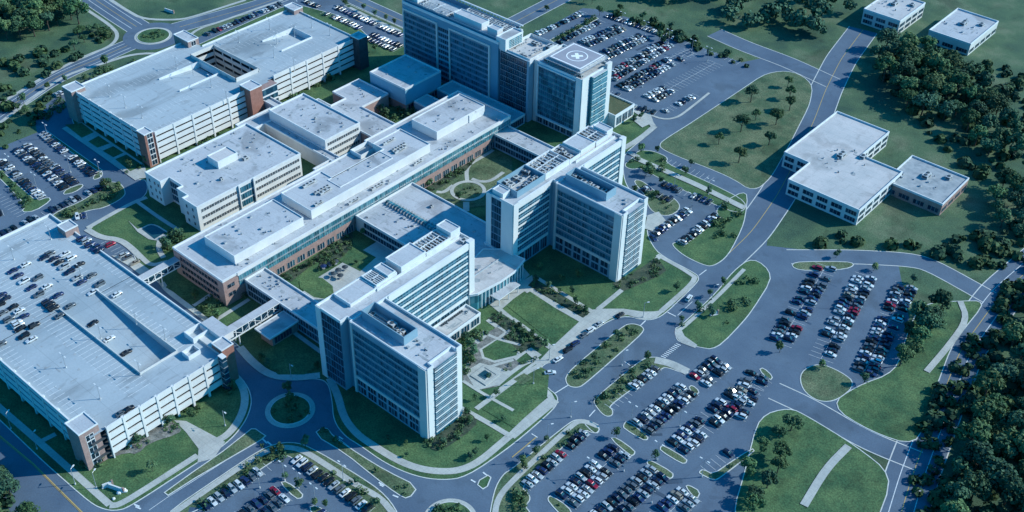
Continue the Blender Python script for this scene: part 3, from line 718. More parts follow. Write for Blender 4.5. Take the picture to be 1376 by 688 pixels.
for x, y0, y1 in ((-243, -60, 5), (-229, -60, -6), (-196, -60, -6), (-182, -60, 5), (-232, 16, 70), (-186, 16, 70), (-221, 16, 70), (-195, 16, 70)):
    y = y0
    while y < y1: b.face([(x-2.3, y-.07, 16.212), (x+2.3, y-.07, 16.212), (x+2.3, y+.07, 16.212), (x-2.3, y+.07, 16.212)], 'paint_white'); y += 2.7
b.build('stall_marking', G2)['kind'] = 'stuff'; stains(G2, (-244, -60, -182, -30), 16.2, 20, 8, 'deck_stain'); stains(G2, (-234, 16, -184, 72), 16.2, 16, 9, 'deck_stain')
stair(G2, -184.5, -67.5, -178, -62.5, 19, 'brick_red'); stair(G2, -249, -68, -240.5, -60, 18.6, 'brick', False)
stair(G2, -253, 4, -240, 11, 20, 'brick', True); stair(G2, -182, 70.5, -175, 77, 19.5, 'dark_steel', False); stair(G2, -238, 70, -229, 76.5, 19, 'brick', False)
stair(G2, -182, -6.5, -173.5, 1, 20, 'brick_red', False)
b = MB(); b.box(-180, 1.05, 0, -175, 12, 15.5, 'glass_dark', 'brick'); b.box(-180.2, 1.02, 15.5, -174.8, 12.2, 16.1, 'coping', 'brick')
for z in (4, 7.5, 11): b.box(-180, 1, z, -174.9, 12.1, z+.9, 'precast_white')
b.build('link_block', G2)

# ---- medical office block
t = thing('office_building', 'pale three storey block with small square windows below the far garage', 'hospital wing', (-138, -52))
MP = [(-158, -82), (-146, -82), (-146, -77), (-136, -77), (-136, -80), (-128, -80), (-128, -83), (-117, -83), (-117, -22), (-158, -22)]
shell(t, MP, 14, 'precast_white', 'roof')
shell(t, RT(-143.5, -56.5, -135.5, -45), 17.3, 'precast_white', 'roof_warm', 13.2, .5, .3, ('penthouse_wall', 'penthouse_roof', 'penthouse_parapet'))
windows(t, -117, pairs(-81, -60.5, 7)+pairs(-50, -23, 9), (9.9, 6.0, 2.1))
for z in (9.2, 5.3, 1.4): band(t, FX(-117, -59.5), 0, 8, z, z+3, 'glass_curtain', 'metal_panel', 1.4)
slab(t, FX(-117, -60), 0, .6, 0, 14, 'precast_white', 0, .9, 'pier'); slab(t, FX(-117, -51.4), 0, .6, 0, 14, 'precast_white', 0, .9, 'pier')
for z in (1.5, 5.3, 9.1): band(t, FY(-146, -77), 0.3, 9.7, z, z+3, 'glass_dark', 'metal_panel', 1.5)
windows(t, -83, (-125, -120.5), (9.9, 6, 2.1), 'Y'); windows(t, -82, (-155, -151, -148), (9.9, 6, 2.1), 'Y')
stains(t, (-156, -72, -119, -24), 13.2, 46, 2)
plant(t, -134, -44, 13.2, 2, 3, 1.4); plant(t, -128, -62, 13.2, 1.5, 1.5, 1.2)
# ---- middle block
t = thing('office_building', 'pale block with a plain flat roof between the two garages wings and the long spine', 'hospital wing', (-138, 4))
shell(t, RT(-160, -6.2, -117, 17), 14, 'precast_white', 'roof')
windows(t, -117, pairs(-5, 16, 7), (10, 6.4, 2.6)); stains(t, (-157, -4, -120, 15), 13.2, 26, 3)
plant(t, -137, 4, 13.2, 1, 1, 1)
# low roofs around it
t = thing('link_building', 'low flat roofed link buildings with deep light wells around the middle block', 'hospital wing', (-140, -10))
shell(t, RT(-168, -22, -158, 2), 9, 'precast', 'roof', names=('wall', 'roof', 'parapet')); shell(t, RT(-158, -11, -101, -6.4), 9.1, 'precast')
shell(t, RT(-158, -22, -146, -17.2), 9.05, 'precast'); shell(t, RT(-108.5, -22, -101, -11.1), 9.06, 'precast')
shell(t, RT(-182, 2.1, -161, 7), 10, 'precast')
stains(t, (-150, -10, -106, -7), 8.3, 8, 4)
t = thing('link_building', 'low flat roofed link with brick edge between the cube block and the spine', 'hospital wing', (-132, 32))
shell(t, [(-157, 34), (-147, 34), (-147, 24), (-157, 24), (-157, 17.2), (-101, 17.2), (-101, 34), (-134, 34), (-134, 53), (-157, 53)], 9, 'brick'); stains(t, (-145, 20, -108, 32), 8.2, 20, 12)
stains(t, (-154, 36, -136, 50), 8.2, 8, 13)
# ---- cube block
t = thing('cube_building', 'blank walled square block in shadow at the foot of the long tower', 'hospital wing', (-136, 68))
shell(t, RT(-150, 55, -123, 82), 15, 'panel_shade_cyan', 'roof', 5, names=('wall', 'roof', 'parapet'))
b = MB(); b.sides(RT(-149.5, 55.5, -123.5, 81.5), 0, 5, 'brick'); b.build('base_wall', t); stains(t, (-148, 58, -125, 80), 14.2, 16, 14)
for z in (1.2,): band(t, FX(-123.5, 57), 0, 22, z, z+2.6, 'glass_dark', 'steel', 2)

# ---- spine
t = thing('hospital_spine', 'very long flat roofed block with glass ribbon and brick base crossing the campus', 'hospital wing', (-84, -17))
SP = [(-100.5, -108), (-66, -108), (-66, 74), (-103, 74), (-103, 7), (-100.5, 7)]
shell(t, SP, 14, 'brick', 'roof')
b = MB(); b.wbox(FX(-66, -100.5), 0, 174, -.1, .35, 12.3, 14.05, 'precast_white'); b.wbox(FX(-66, -100.5), 0, 174, -.1, .3, 4.6, 6.6, 'brick'); b.build('wall_band', t)
for k in range(11):
    y = -100+k*15.8
    band(t, FX(-66, y), 0, 15.5, 6.7, 12.2, 'glass_teal', 'metal_panel', 1.3, fin=.3)
    b = MB(); b.wbox(FX(-66, y), 0, 15.8, -.1, .5, 9.3, 9.55, 'steel'); b.build('sunshade', t)
for k in range(28): band(t, FX(-66, -92+k*5.8), 0, 4.2, .8, 3.8, 'glass_dark', 'precast_white', 1.4)
for z in (8.6, 4.2): band(t, FX(-66, -106), 0, 3.6, z, z+1.9, 'glass_small', 'steel', 1.8)
for z in (9.2, 5.4, 1.8): 
    band(t, FY(-96, -108), 0, 26, z, z+1.9, 'glass_small', 'brick', 2.1)
stains(t, (-74, -105, -67.5, 70), 13.2, 40, 21); stains(t, (-99, -105, -94, 70), 13.2, 20, 22)
def pent(x0, y0, x1, y1, z, extra=()):
    shell(t, RT(x0, y0, x1, y1), z, 'precast_white', 'roof', 13.3, .5, .3, ('penthouse_wall', 'penthouse_roof', 'penthouse_parapet')); stains(t, (x0+1, y0+1, x1-1, y1-1), z-.5, int((y1-y0)/2.2), int(z+y0))
pent(-92, -97, -71.5, -59, 18); pent(-85.7, -32, -77, 1.3, 17.9)
shell(t, [(-93, -53.5), (-72.5, -53.5), (-72.5, 22), (-93, 22), (-93, 3.5), (-85.7, 3.5), (-85.7, -29.5), (-93, -29.5)], 18.1, 'precast_white', 'roof', 13.3, .5, .3, ('penthouse_wall', 'penthouse_roof', 'penthouse_parapet'))
pent(-95, 32, -77.5, 67, 18.2)
screen(t, -77.4, 55, -77.1, 66, 13.2, 17.5, 'coping', .1)
for (x, y, lx, ly) in ((-90, -44, 1.6, 8), (-82, -44, 1.4, 9), (-80, -42.5, 1.5, 7), (-82, 5, 1.4, 9), (-80, 4.5, 1.5, 8), (-89, 6, 1, 8), (-74.8, -50, 1.2, 5), (-70.3, -20, 1.4, 8), (-69.3, -35, 1, 7), (-70.5, 8, 1.2, 6)):
    plant(t, x, y, 17.6 if x < -73 and x > -92 else 13.2, lx, ly, 1.1, x)
b = MB(); b.box(-100, -5, 10, -92, 7, 13.25, 'precast', 'roof_stain'); b.build('roof_well', t)
screen(t, -100, -5, -92.5, 6.5, 13, 15.4, 'coping', .3)
# ---- central block
t = thing('central_building', 'low wide central block with a blue glass skylight strip between spine and entrance', 'hospital wing', (-40, -15))
shell(t, [(-65.5, -34), (-31, -34), (-8.5, -34), (-8.5, -37), (-4, -37), (2, -28), (2, -9), (-8.3, -9), (-8.3, 2.6), (-65.5, 2.6)], 8.6, 'precast', 'roof')
b = MB()
for k in range(18):
    x = -63+k*1.85; b.hexa([(x, -18.5, 7.8), (x+1.7, -18.5, 7.8), (x+1.7, -14.5, 7.8), (x, -14.5, 7.8), (x, -17.2, 9.2), (x+1.7, -17.2, 9.2), (x+1.7, -15.8, 9.2), (x, -15.8, 9.2)], 'glass_teal')
    b.box(x+1.7, -18.6, 7.8, x+1.85, -14.4, 9.25, 'steel')
b.build('skylight', t)
for z in (1, 4.6): band(t, FY(-60, -34), 0, 50, z, z+2.4, 'glass_dark', 'metal_panel', 1.8)
stains(t, (-62, -32, -32, -20), 7.8, 26, 31); stains(t, (-30, -30, -5, 0), 7.8, 16, 32); plant(t, -46, -6, 7.8, 1.5, 1.5, 1)
# lobby with a curved roof
t = thing('lobby_building', 'curved roof glass fronted entrance lobby on the plaza between the two ward towers', 'lobby', (6, -24))
LP = [(-2, -26), (-2, -37), (12, -40.5), (13.6, -38), (15.2, -26), (15.2, -16), (13, -7.5), (1, -9), (-4.5, -14)]
b = MB(); q = ccw(LP); b.sides(q, 0, 8.4, 'glass_teal'); b.build('glass_wall', t)
b = MB(); b.poly(outs(q, .6), 9.2, 'roof_warm'); b.poly(outs(q, .6), 8.4, 'coping', True); b.sides(outs(q, .6), 8.4, 9.2, 'coping'); b.ring(outs(q, .65), .5, 9.2, 9.45, 'coping'); b.build('roof', t)
for k in range(1, 15):
    y = -38+k*2.05; x = 13.9+1.3*math.sin((y+38)/30*math.pi); b = MB(); b.box(x, y-.12, 0, x+.35, y+.12, 8.4, 'coping'); b.build('mullion', t)
b = MB(); b.box(14, -31, 4, 19.5, -17, 4.4, 'coping', 'roof'); 
for y in (-30, -24, -18): b.tube((19, y, 0), (19, y, 4), .18, .18, 'coping')
b.build('canopy', t); stains(t, (0, -34, 10, -14), 9.2, 14, 33)
b = MB(); b.tube((5, -33, 9.3), (5, -14, 9.3), .4, .4, 'steel'); b.build('duct', t)
# annex
t = thing('annex_building', 'single storey annex with flat roof tucked under the near ward tower by the plaza', 'hospital wing', (16, -53))
shell(t, RT(12.2, -86.7, 20.5, -43.5), 6, 'precast', 'roof_warm'); 
for k in range(7): band(t, FX(20.5, -85.4+k*6), 0, 5, 1, 4.4, 'glass_dark', 'precast_white', 1.6)
stains(t, (13, -62, 19.5, -45), 5.2, 8, 34)
b = MB()
for k in range(12): b.box(13.3, -60+k*1.1, 5.2, 14.2, -59.4+k*1.1, 5.7, 'dark_steel')
b.build('roof_vent', t)
# south connector and pavilion
t = thing('link_building', 'two storey flat roofed link running from the spine to the near ward tower', 'hospital wing', (-36, -92))
shell(t, RT(-65.6, -97.5, -5, -86.5), 9, 'metal_panel', 'roof')
for z in (1.2, 4.8): band(t, FY(-64, -97.5), 0, 56, z, z+2.6, 'glass_dark', 'metal_panel', 1.7)
stains(t, (-63, -96, -20, -88), 8.2, 22, 35)
t = thing('pavilion', 'small square pavilion with flat overhanging roof beside the footbridge', 'pavilion', (-35, -106))
b = MB(); b.sides(RT(-39.5, -111, -32, -97.8), 0, 5.4, 'brick'); b.build('wall', t)
b = MB(); b.box(-40.6, -112.9, 5.4, -31, -97.6, 5.8, 'coping', 'roof'); b.ring(RT(-40.6, -112.9, -31, -97.6), .4, 5.8, 6.15, 'coping'); b.build('roof', t)
band(t, FX(-32, -110), 0, 9, 1, 4, 'glass_dark', 'brick', 1.5)
# north connector
t = thing('link_building', 'low flat roofed link between the courtyard and the helipad tower', 'hospital wing', (-53, 68))
shell(t, RT(-70, 61.5, -8.3, 72.5), 8.6, 'metal_panel', 'roof')
for z in (1.2, 4.8): band(t, FY(-65, 61.5), 0, 55, z, z+2.5, 'glass_dark', 'metal_panel', 1.7)
stains(t, (-68, 63, -12, 71), 7.8, 18, 36)
t = thing('link_building', 'narrow low podium in shadow along the foot of the long tower', 'hospital wing', (-100, 83))
shell(t, RT(-122.5, 78, -70, 90.3), 6, 'metal_panel', 'roof'); shell(t, RT(-122, 60, -104, 70), 6.05, 'metal_panel', 'roof'); shell(t, RT(-112, 70.1, -106, 77.9), 5, 'metal_panel', 'roof')
band(t, FX(-70, 79), 0, 10, 1, 4.4, 'glass_dark', 'steel', 1.6)

# bridges
def bridge(label, x0, x1, y0, y1, z0, z1, legs):
    t = thing('footbridge', label, 'footbridge', ((x0+x1)/2, (y0+y1)/2))
    b = MB(); b.box(x0, y0, z1-.4, x1, y1, z1, 'coping', 'roof'); b.build('roof', t)
    b = MB(); b.box(x0, y0, z0, x1, y1, z0+.5, 'coping'); b.build('floor', t)
    band(t, FX(x1-.3, y0), 0, y1-y0, z0+.5, z1-.4, 'glass_dark', 'coping', 3.2, fin=.1, name='glazing', mw=.4)
    b = MB(); b.box(x0+.3, y0, z0+.5, x0+.5, y1, z1-.4, 'glass_dark'); b.build('glazing', t)
    b = MB(); n = 3
    L = (y1-y0)
    for k in range(n):
        u0, u1 = y0+L*k/n, y0+L*(k+1)/n
        b.tube((x1+.05, u0, z0+.5), (x1+.05, (u0+u1)/2, z1-.5), .1, .1, 'coping', 6); b.tube((x1+.05, (u0+u1)/2, z1-.5), (x1+.05, u1, z0+.5), .1, .1, 'coping', 6)
    b.build('truss', t)
    for y in legs:
        for x in (x0+.6, x1-.6):
            b = MB(); b.tube((x, y, 0), (x, y, z0), .3, .3, 'precast', 10); b.build('leg', t)
bridge('longer glazed footbridge from the garage corner tower to the two storey link', -46.5, -42.5, -126.8, -97.7, 5, 9.2, (-119, -108))
bridge('shorter covered footbridge from the garage side to the brick end of the spine', -100, -96.2, -130.8, -108.2, 5.5, 9.2, (-118,))

# ---- ward towers
def tower(dx, dy, label, wide=False):
    """L-shaped nine storey ward tower: a long bar along Y and a second bar along X"""
    X0, X1, YA, YB, XE, Y0, Y1_ = dx[0], dx[1], dy[0], dy[1], dx[2], dy[2], dy[3]
    t = thing('ward_tower', label, 'hospital tower', (X0+(X1-X0)/2, YA))
    H = 36
    A = [(X0, YA), (X1-2.5, YA), (X1-2.5, Y0+1.0), (X1, Y0+1.0), (X1, YB), (X0, YB)]
    shell(t, A, H, 'metal_panel', 'roof', rim=1)
    Bp = [(X1+.02, Y0), (XE-.6, Y0), (XE-.6, Y0+.2), (XE, Y0+.2), (XE, Y0+3.5), (XE-2.2, Y0+3.5), (XE-2.2, Y1_-3), (XE, Y1_-3), (XE, Y1_), (X1+.02, Y1_)]
    shell(t, Bp, H+.05, 'metal_panel', 'roof', rim=1)
    # bar B, front face
    fr = FY(X1+.3, Y0); L = XE-X1
    slab(t, fr, 0, 1.1, 0, H, 'precast', -.1, .5, 'pier'); slab(t, fr, L-4.2, L-.3, 0, H-.1, 'precast', -.1, .5, 'pier')
    slab(t, fr, 1.1, L-4.2, 33.4, H-.05, 'metal_panel', -.1, .45)
    for k in range(7):
        z = 9.4+k*3.5; band(t, fr, 1.15, L-4.25, z, z+2.35, 'glass_curtain', 'spandrel', 1.55, fin=.12, mw=.1)
        slab(t, fr, 1.15, L-4.25, z+2.4, z+3.25, 'spandrel', -.1, .18); slab(t, fr, 1.15, L-4.25, z+3.27, z+3.45, 'precast', -.1, .26, 'sill')
    slab(t, fr, 1.15, L-4.25, 8.0, 9.35, 'precast', -.1, .5)
    nb = 6
    for k in range(nb):
        u = 1.4+(L-5.8)*k/nb; w_ = (L-5.8)/nb-1.1
        band(t, fr, u, u+w_, 4.9, 7.7, 'glass_dark', 'metal_panel', 1.7); band(t, fr, u, u+w_, 1.0, 3.9, 'glass_dark', 'metal_panel', 1.7)
    # bar B, end face
    fr = FX(XE-2.2, Y0+3.6); l2 = Y1_-3-Y0-3.7
    slab(t, FX(XE-.02, Y0+.3), 0, 3.1, 0, H+.3, 'precast_white', -.1, .25, 'pier'); slab(t, FX(XE-.02, Y1_-2.9), 0, 2.8, 0, H+.3, 'precast_white', -.1, .25, 'pier')
    fg = FX(XE+.6, Y0+3.45)
    b = MB(); b.box(XE-2.3, Y0+3.55, .2, XE+.55, Y1_-3.05, H-1.2, 'glass_curtain', 'roof'); b.build('glazed_bay', t)
    for k in range(10):
        z = 2.2+k*3.4; slab(t, fg, .05, l2+.4, z, z+.38, 'precast_white', -.1, .2); slab(t, fg, .05, l2+.4, z+1.15, z+1.22, 'steel', -.1, .12, 'sunshade'); slab(t, fg, .05, l2+.4, z+2.2, z+2.27, 'steel', -.1, .12, 'sunshade')
        slab(t, FY(XE-2.2, Y0+3.5), 0.1, 2.7, z, z+.35, 'spandrel', -.1, .15, 'mullion')
    # bar A, left face (facing -Y)
    wA = X1-2.5-X0; fr = FY(X0, YA)
    slab(t, fr, 0, 3.0, 0, H, 'precast_white', -.1, .35, 'pier')
    e_ = wA-6.6 if wide else wA-.3
    if wide: slab(t, fr, wA-6.4, wA, 0, H+.2, 'precast_white', -.1, .4, 'pier')
    slab(t, fr, 3.05, e_, .5, 35, 'spandrel', -.1, .05)
    for k in range(9): band(t, fr, 3.1, e_, 1.3+k*3.75, 4.4+k*3.75, 'glass_dark', 'spandrel', 1.5, d=.12, mw=.1)
    # bar A, faces towards +X
    for (ya, yb, base) in ((Y1_+.2, YB, 0), (YA, Y0, 0)) :
        if yb-ya < 6: continue
        Lw = yb-ya; f2 = FX(X1 if ya > Y0 else X1-2.5, ya); e0 = 1.2; e1 = Lw-3.2
        if ya < Y0:
            e0 = 3.2; e1 = Lw-1.2; slab(t, f2, 0, 3.1, 0, H, 'precast_white', -.1, .5, 'pier')
        else: slab(t, f2, Lw-3.1, Lw, 0, H+.4, 'precast_white', -1.5, .6, 'pier')
        slab(t, f2, e0, e1, 33.0, H-.04, 'precast_white', -.1, .45)
        for k in range(7):
            z = 8.9+k*3.5; band(t, f2, e0, e1, z, z+2.5, 'glass_curtain', 'metal_panel', 1.5, mw=.1); slab(t, f2, e0, e1, z+2.55, z+3.45, 'precast_white', -.1, .22)
            slab(t, f2, e0, e1, z+1.1, z+1.22, 'metal_panel', -.1, .28, 'sunshade')
        slab(t, f2, e0, e1, 7.4, 8.8, 'precast_white', -.1, .5)
        n = max(2, int((e1-e0)/5))
        for k in range(n): band(t, f2, e0+(e1-e0)*k/n+.4, e0+(e1-e0)*(k+1)/n-.4, 1, 6.6, 'glass_dark', 'metal_panel', 1.6)
    # mechanical well on bar B
    px0, px1, py0, py1 = X1+1.5, X1+24, Y0+4.6, Y0+11.6
    screen(t, px0, py0, px1, py1, H-1, H+3, 'metal_panel', .35); plant_field(t, px0+1, py0+1, px1-1, py1-1, H-1, int(X0)+3, .62)
    b = MB()
    for k in range(4): b.box(X1+5+k*4.5, Y0+1.6, H-1, X1+7+k*4.5, Y0+2.1, H-.7, 'coping')
    b.build('roof_hatch', t)
    stains(t, (X1+25, Y0+2, XE-3, Y1_-2), H-.95, 14, int(XE))
    # along bar A: open frame, penthouses
    yb = Y1_ if (YA > Y0-5) else YA+14
    a0 = YA+8; n = 0; seed = int(YB)
    return t, H
tD, H = tower((-5, 11.2, 51), (-108, -37.7, -105.5, -87.3), 'near ward tower, L shaped, blue glass ribbons, standing over the lower roundabout')
shell(tD, RT(-3.8, -107, 6.5, -99.6), 34.2, 'metal_panel', 'roof', 33, .2, .2, ('lower_roof_wall', 'lower_roof', 'lower_roof_edge'))
shell(tD, RT(-4.2, -99.4, 5, -86), 36.6, 'precast_white', 'roof', 34.9, .4, .3, ('penthouse_wall', 'penthouse_roof', 'penthouse_parapet'))
screen(tD, -4, -85.5, 4.6, -74.5, 35, 37.2, 'coping', .25); frame_grid(tD, -3.7, -85.2, 4.3, -79.4, 37.1, 6); plant_field(tD, -3.4, -85, 4, -80, 35, 4, .6)
shell(tD, RT(-3.6, -79, 4.2, -75), 38, 'precast_white', 'roof', 34.9, .4, .3, ('penthouse_wall', 'penthouse_roof', 'penthouse_parapet'))
shell(tD, RT(-3.8, -72.5, 5, -59), 38.8, 'precast_white', 'roof', 34.9, .4, .3, ('penthouse_wall', 'penthouse_roof', 'penthouse_parapet'))
screen(tD, -3.8, -58.5, 5, -44.5, 35, 37.6, 'coping', .25); frame_grid(tD, -3.5, -58, 4.7, -45, 37.5, 8); plant_field(tD, -3, -57.5, 4.2, -45.5, 35, 14, .6)
shell(tD, RT(-3.5, -44, 4.5, -38.5), 39.5, 'precast_white', 'roof', 34.9, .4, .3, ('penthouse_wall', 'penthouse_roof', 'penthouse_parapet'))
slab(tD, FX(5.4, -86), 0, 46, 35, 36.2, 'coping', -.3, .1, 'parapet'); plant(tD, 7.5, -42, 35, 2, 3, 1.2)
b = MB(); b.tube((-1, -104, 34), (-1, -104, 34.5), 1.1, 1.1, 'coping', 20); b.tube((-1, -104, 34.5), (-1, -104, 34.6), .7, .7, 'roof', 20); b.build('roof_vent', tD)
tC, H = tower((-8, 9.7, 46), (-8.5, 67.5, 17, 35), 'middle ward tower, L shaped, rooftop plant full of machinery, beside the round courtyard', True)
shell(tC, RT(-5.5, -7.5, .5, -3), 38, 'precast_white', 'roof', 34.9, .4, .3, ('penthouse_wall', 'penthouse_roof', 'penthouse_parapet'))
screen(tC, -7.5, -2.5, 4.2, 16, 35, 38.2, 'metal_panel', .3); plant_field(tC, -6.7, -1.7, 3.4, 15, 35, 5, .6)
screen(tC, -7.5, 16.4, 4.2, 33, 35, 38, 'coping', .25); plant_field(tC, -6.7, 17.2, 3.4, 32, 35, 6, .7); frame_grid(tC, -7.2, 16.7, 3.9, 32.7, 37.9, 7)
screen(tC, -7.5, 33.3, 4.2, 41, 35, 37.4, 'coping', .25); plant_field(tC, -6.7, 34, 3.4, 40, 35, 7, .6)
shell(tC, RT(-6.5, 41.5, 4, 52), 38.4, 'precast_white', 'roof', 34.9, .4, .3, ('penthouse_wall', 'penthouse_roof', 'penthouse_parapet'))
screen(tC, -7.5, 52.5, 4.2, 61.5, 35, 37.8, 'coping', .25); plant_field(tC, -6.7, 53.2, 3.4, 60.5, 35, 9, .7); frame_grid(tC, -7.2, 52.8, 3.9, 61.2, 37.7, 4)
shell(tC, RT(-5, 62, 3, 66.5), 38.8, 'precast_white', 'roof', 34.9, .4, .3, ('penthouse_wall', 'penthouse_roof', 'penthouse_parapet'))
slab(tC, FX(5.6, 36), 0, 29, 35, 36.2, 'coping', -.3, .1, 'parapet')

# ---- long tower
t = thing('hospital_tower', 'tallest long slab tower in blue shadow at the top with framed curtain wall bays', 'hospital tower', (-125, 100))
shell(t, RT(-161, 91.5, -90.5, 111), 40, 'panel_shade_blue', 'roof', rim=1.2)
for (a, c) in ((0.6, 27), (35.5, 65.2)):
    fr = FY(-161+a, 91.5); Lw = c-a
    b = MB(); b.wbox(fr, 0, Lw, -.1, .7, 35.2, 36.2, 'precast'); b.wbox(fr, Lw-1, Lw, -.1, .7, 2, 35.2, 'precast'); b.wbox(fr, 0, .8, -.1, .7, 2, 35.2, 'precast'); b.build('frame', t)
    for k in range(10):
        z = 2.2+k*3.3; band(t, fr, .9, Lw-1.1, z, z+2.1, 'glass_curtain', 'spandrel', 1.5, fin=.1, mw=.1); slab(t, fr, .9, Lw-1.1, z+2.15, z+3.25, 'spandrel', -.1, .25)
for k in range(10): band(t, FY(-161+27.3, 91.5), 0, 7.8, 2.2+k*3.3, 4.2+k*3.3, 'glass_dark', 'panel_shade_blue', 1.5)
# rooftop frames and plant
screen(t, -160, 92.6, -91.5, 110.4, 38.8, 41, 'spandrel', .2)
frame_grid(t, -150, 94, -130, 104, 40.8, 10); plant_field(t, -151, 95, -129, 103, 38.8, 31, .55)
shell(t, RT(-127, 97, -107, 103), 42.6, 'precast_white', 'roof', 38.8, .4, .3, ('penthouse_wall', 'penthouse_roof', 'penthouse_parapet'))
shell(t, RT(-158.5, 94.5, -152, 104), 42.3, 'precast_white', 'roof', 38.8, .4, .3, ('penthouse_wall', 'penthouse_roof', 'penthouse_parapet'))
frame_grid(t, -127, 104, -94, 110, 40.8, 4); plant_field(t, -127, 104.5, -94, 109.5, 38.8, 33, .5)
shell(t, RT(-103, 97, -96, 101.5), 42.6, 'precast_white', 'roof', 38.8, .4, .3, ('penthouse_wall', 'penthouse_roof', 'penthouse_parapet'))
b = MB()
for k in range(30): b.box(-160.2+k*2.3, 111.1, 34, -160+k*2.3, 111.5, 42, 'spandrel')
b.box(-160.5, 111.0, 41.6, -90.6, 111.6, 42.2, 'coping'); b.build('rear_screen', t)
shell(t, RT(-92.5, 92.2, -86, 106), 42.5, 'precast_white', 'roof', 36, .6, .3, ('lift_tower_wall', 'lift_tower_roof', 'lift_tower_parapet'))
for k in range(6): band(t, FX(-86, 95), 0, 10, 36.6+k*.95, 37.3+k*.95, 'glass_teal', 'coping', 2) if k < 5 else None

# ---- helipad tower
t = thing('helipad_tower', 'glass hospital tower carrying the square white edged helipad', 'hospital tower', (-64, 108))
shell(t, RT(-89.8, 92.5, -69.6, 117), 35.8, 'metal_panel', 'roof_warm', rim=1); shell(t, RT(-69.4, 96, -38.5, 119), 36, 'metal_panel', 'roof', rim=1)
fr = FY(-89.8, 92.5)
for k in range(10): band(t, fr, .3, 18.6, 2.4+k*3.3, 4.7+k*3.3, 'glass_dark', 'steel', 1.2, fin=.08, mw=.09); slab(t, fr, .3, 18.6, 4.72+k*3.3, 5.65+k*3.3, 'glass_dark', -.1, .1)
slab(t, fr, 18.7, 20.1, 0, 35.9, 'metal_panel', -.1, .5, 'pier')
fr = FY(-69.3, 96)
slab(t, fr, 0.1, 2.2, 0, 36, 'precast', -.1, .3, 'pier'); slab(t, fr, 2.4, 3, 5, 34.5, 'coping', -.1, .8, 'frame'); slab(t, fr, 3, 27, 33.8, 34.5, 'coping', -.1, .8, 'frame'); slab(t, fr, 2.4, 27, 4.2, 5.1, 'coping', -.1, .8, 'frame')
for k in range(9): band(t, fr, 3.1, 27, 5.4+k*3.2, 7.5+k*3.2, 'glass_curtain', 'spandrel', 1.4, fin=.08, mw=.09); slab(t, fr, 3.1, 27, 7.52+k*3.2, 8.55+k*3.2, 'glass_teal', -.1, .12)
for k in range(6): band(t, fr, 3.2+k*4, 6.4+k*4, .8, 3.6, 'glass_dark', 'steel', 1.6)
fr = FX(-38.5, 96)
slab(t, fr, .1, 5.6, 0, 36.1, 'precast_white', -.2, .4, 'pier'); slab(t, fr, 19, 23, 0, 37.5, 'precast_white', -.2, 1.4, 'pier'); slab(t, FY(-42, 96), 0, 3.4, 0, 36.1, 'precast_white', -.2, .3, 'pier')
b = MB(); b.box(-38.6, 103, 1, -36.6, 114.9, 35, 'glass_teal', 'roof'); b.build('glazed_bay', t)
for k in range(10): slab(t, FX(-36.6, 103), .1, 11.8, 3+k*3.3, 3.8+k*3.3, 'spandrel', -.1, .2); slab(t, FX(-36.6, 103), .1, 11.8, 5+k*3.3, 5.2+k*3.3, 'coping', -.1, .2, 'mullion')
stains(t, (-88, 94, -72, 115), 34.9, 12, 41)
for (x, y, a, c_, h) in ((-86, 100, .6, 9, .6), (-80, 97, 5, .5, .5), (-75, 99, .8, 10, .8), (-74, 110, 3, 4, 2), (-83, 109, 4, 2, 1.5)): plant(t, x, y, 34.8, a, c_, h, x)
screen(t, -88.5, 93.6, -70.6, 116, 34.9, 36.6, 'coping', .15)
for (x, y) in ((-66, 99), (-66, 114), (-54, 117), (-43, 98)): plant(t, x, y, 35, 2.6, 1.8, 1.8, x)
# pad
hp = thing('helipad', 'square grey rooftop helipad with white border, ring and cross', 'helipad', (-52, 107.8, 36))
b = MB(); b.box(-61.7, 97.6, 38.9, -41, 118, 39.9, 'steel', 'pad'); b.build('deck', hp)
b = MB(); b.ring(RT(-61.2, 98.1, -41.5, 117.5), .7, 39.85, 39.93, 'pad_paint'); b.ring(circle((-51.3, 107.8), 5.6, 40), .55, 39.85, 39.96, 'pad_paint')
for a in (45, 135):
    c_, s_ = math.cos(rad(a)), math.sin(rad(a)); b.wbox(((-51.3, 107.8), (c_, s_), (s_, -c_)), -3, 3, -.9, .9, 39.9, 39.94+a*.0001, 'pad_paint')
b.build('marking', hp)
b = MB()
for k in range(24):
    for q in (((-63.2, 96.1), (1, 0)), ((-63.2, 119.5), (1, 0)), ((-63.2, 96.1), (0, 1)), ((-39.5, 96.1), (0, 1))):
        x, y = q[0][0]+q[1][0]*k, q[0][1]+q[1][1]*k; b.box(x-.04, y-.04, 38.7, x+.04, y+.04, 39.6, 'steel')
b.box(-63.3, 96, 38.7, -61.7, 119.6, 38.8, 'steel'); b.box(-41, 96, 38.7, -39.4, 119.6, 38.8, 'steel'); b.box(-61.7, 96, 38.7, -41, 97.6, 38.8, 'steel'); b.box(-61.7, 118, 38.7, -41, 119.6, 38.8, 'steel')
b.build('safety_net', hp)
b = MB()
for x in (-60, -51, -43):
    for y in (99, 116): b.tube((x, y, 35), (x, y, 38.9), .3, .3, 'steel')
b.build('support', hp)
# terrace with the planted roof
t = thing('annex_building', 'low wing with planted green roof at the foot of the helipad tower', 'hospital wing', (-40, 125))
shell(t, [(-50, 119.2), (-32.5, 119.2), (-32.5, 136), (-50, 136)], 7.5, 'precast_white', 'green_roof')
for k in range(3): band(t, FX(-32.5, 120.5+k*5.2), 0, 4.2, 1, 5.6, 'glass_dark', 'coping', 1.4)
t = thing('annex_building', 'small low glazed annex behind the middle ward tower beside the street', 'hospital wing', (-14, 76))
shell(t, RT(-26, 72.6, -6, 82), 7, 'precast_white', 'roof')
band(t, FX(-6, 73.5), 0, 7.6, 1, 5.4, 'glass_teal', 'coping', 1.5)

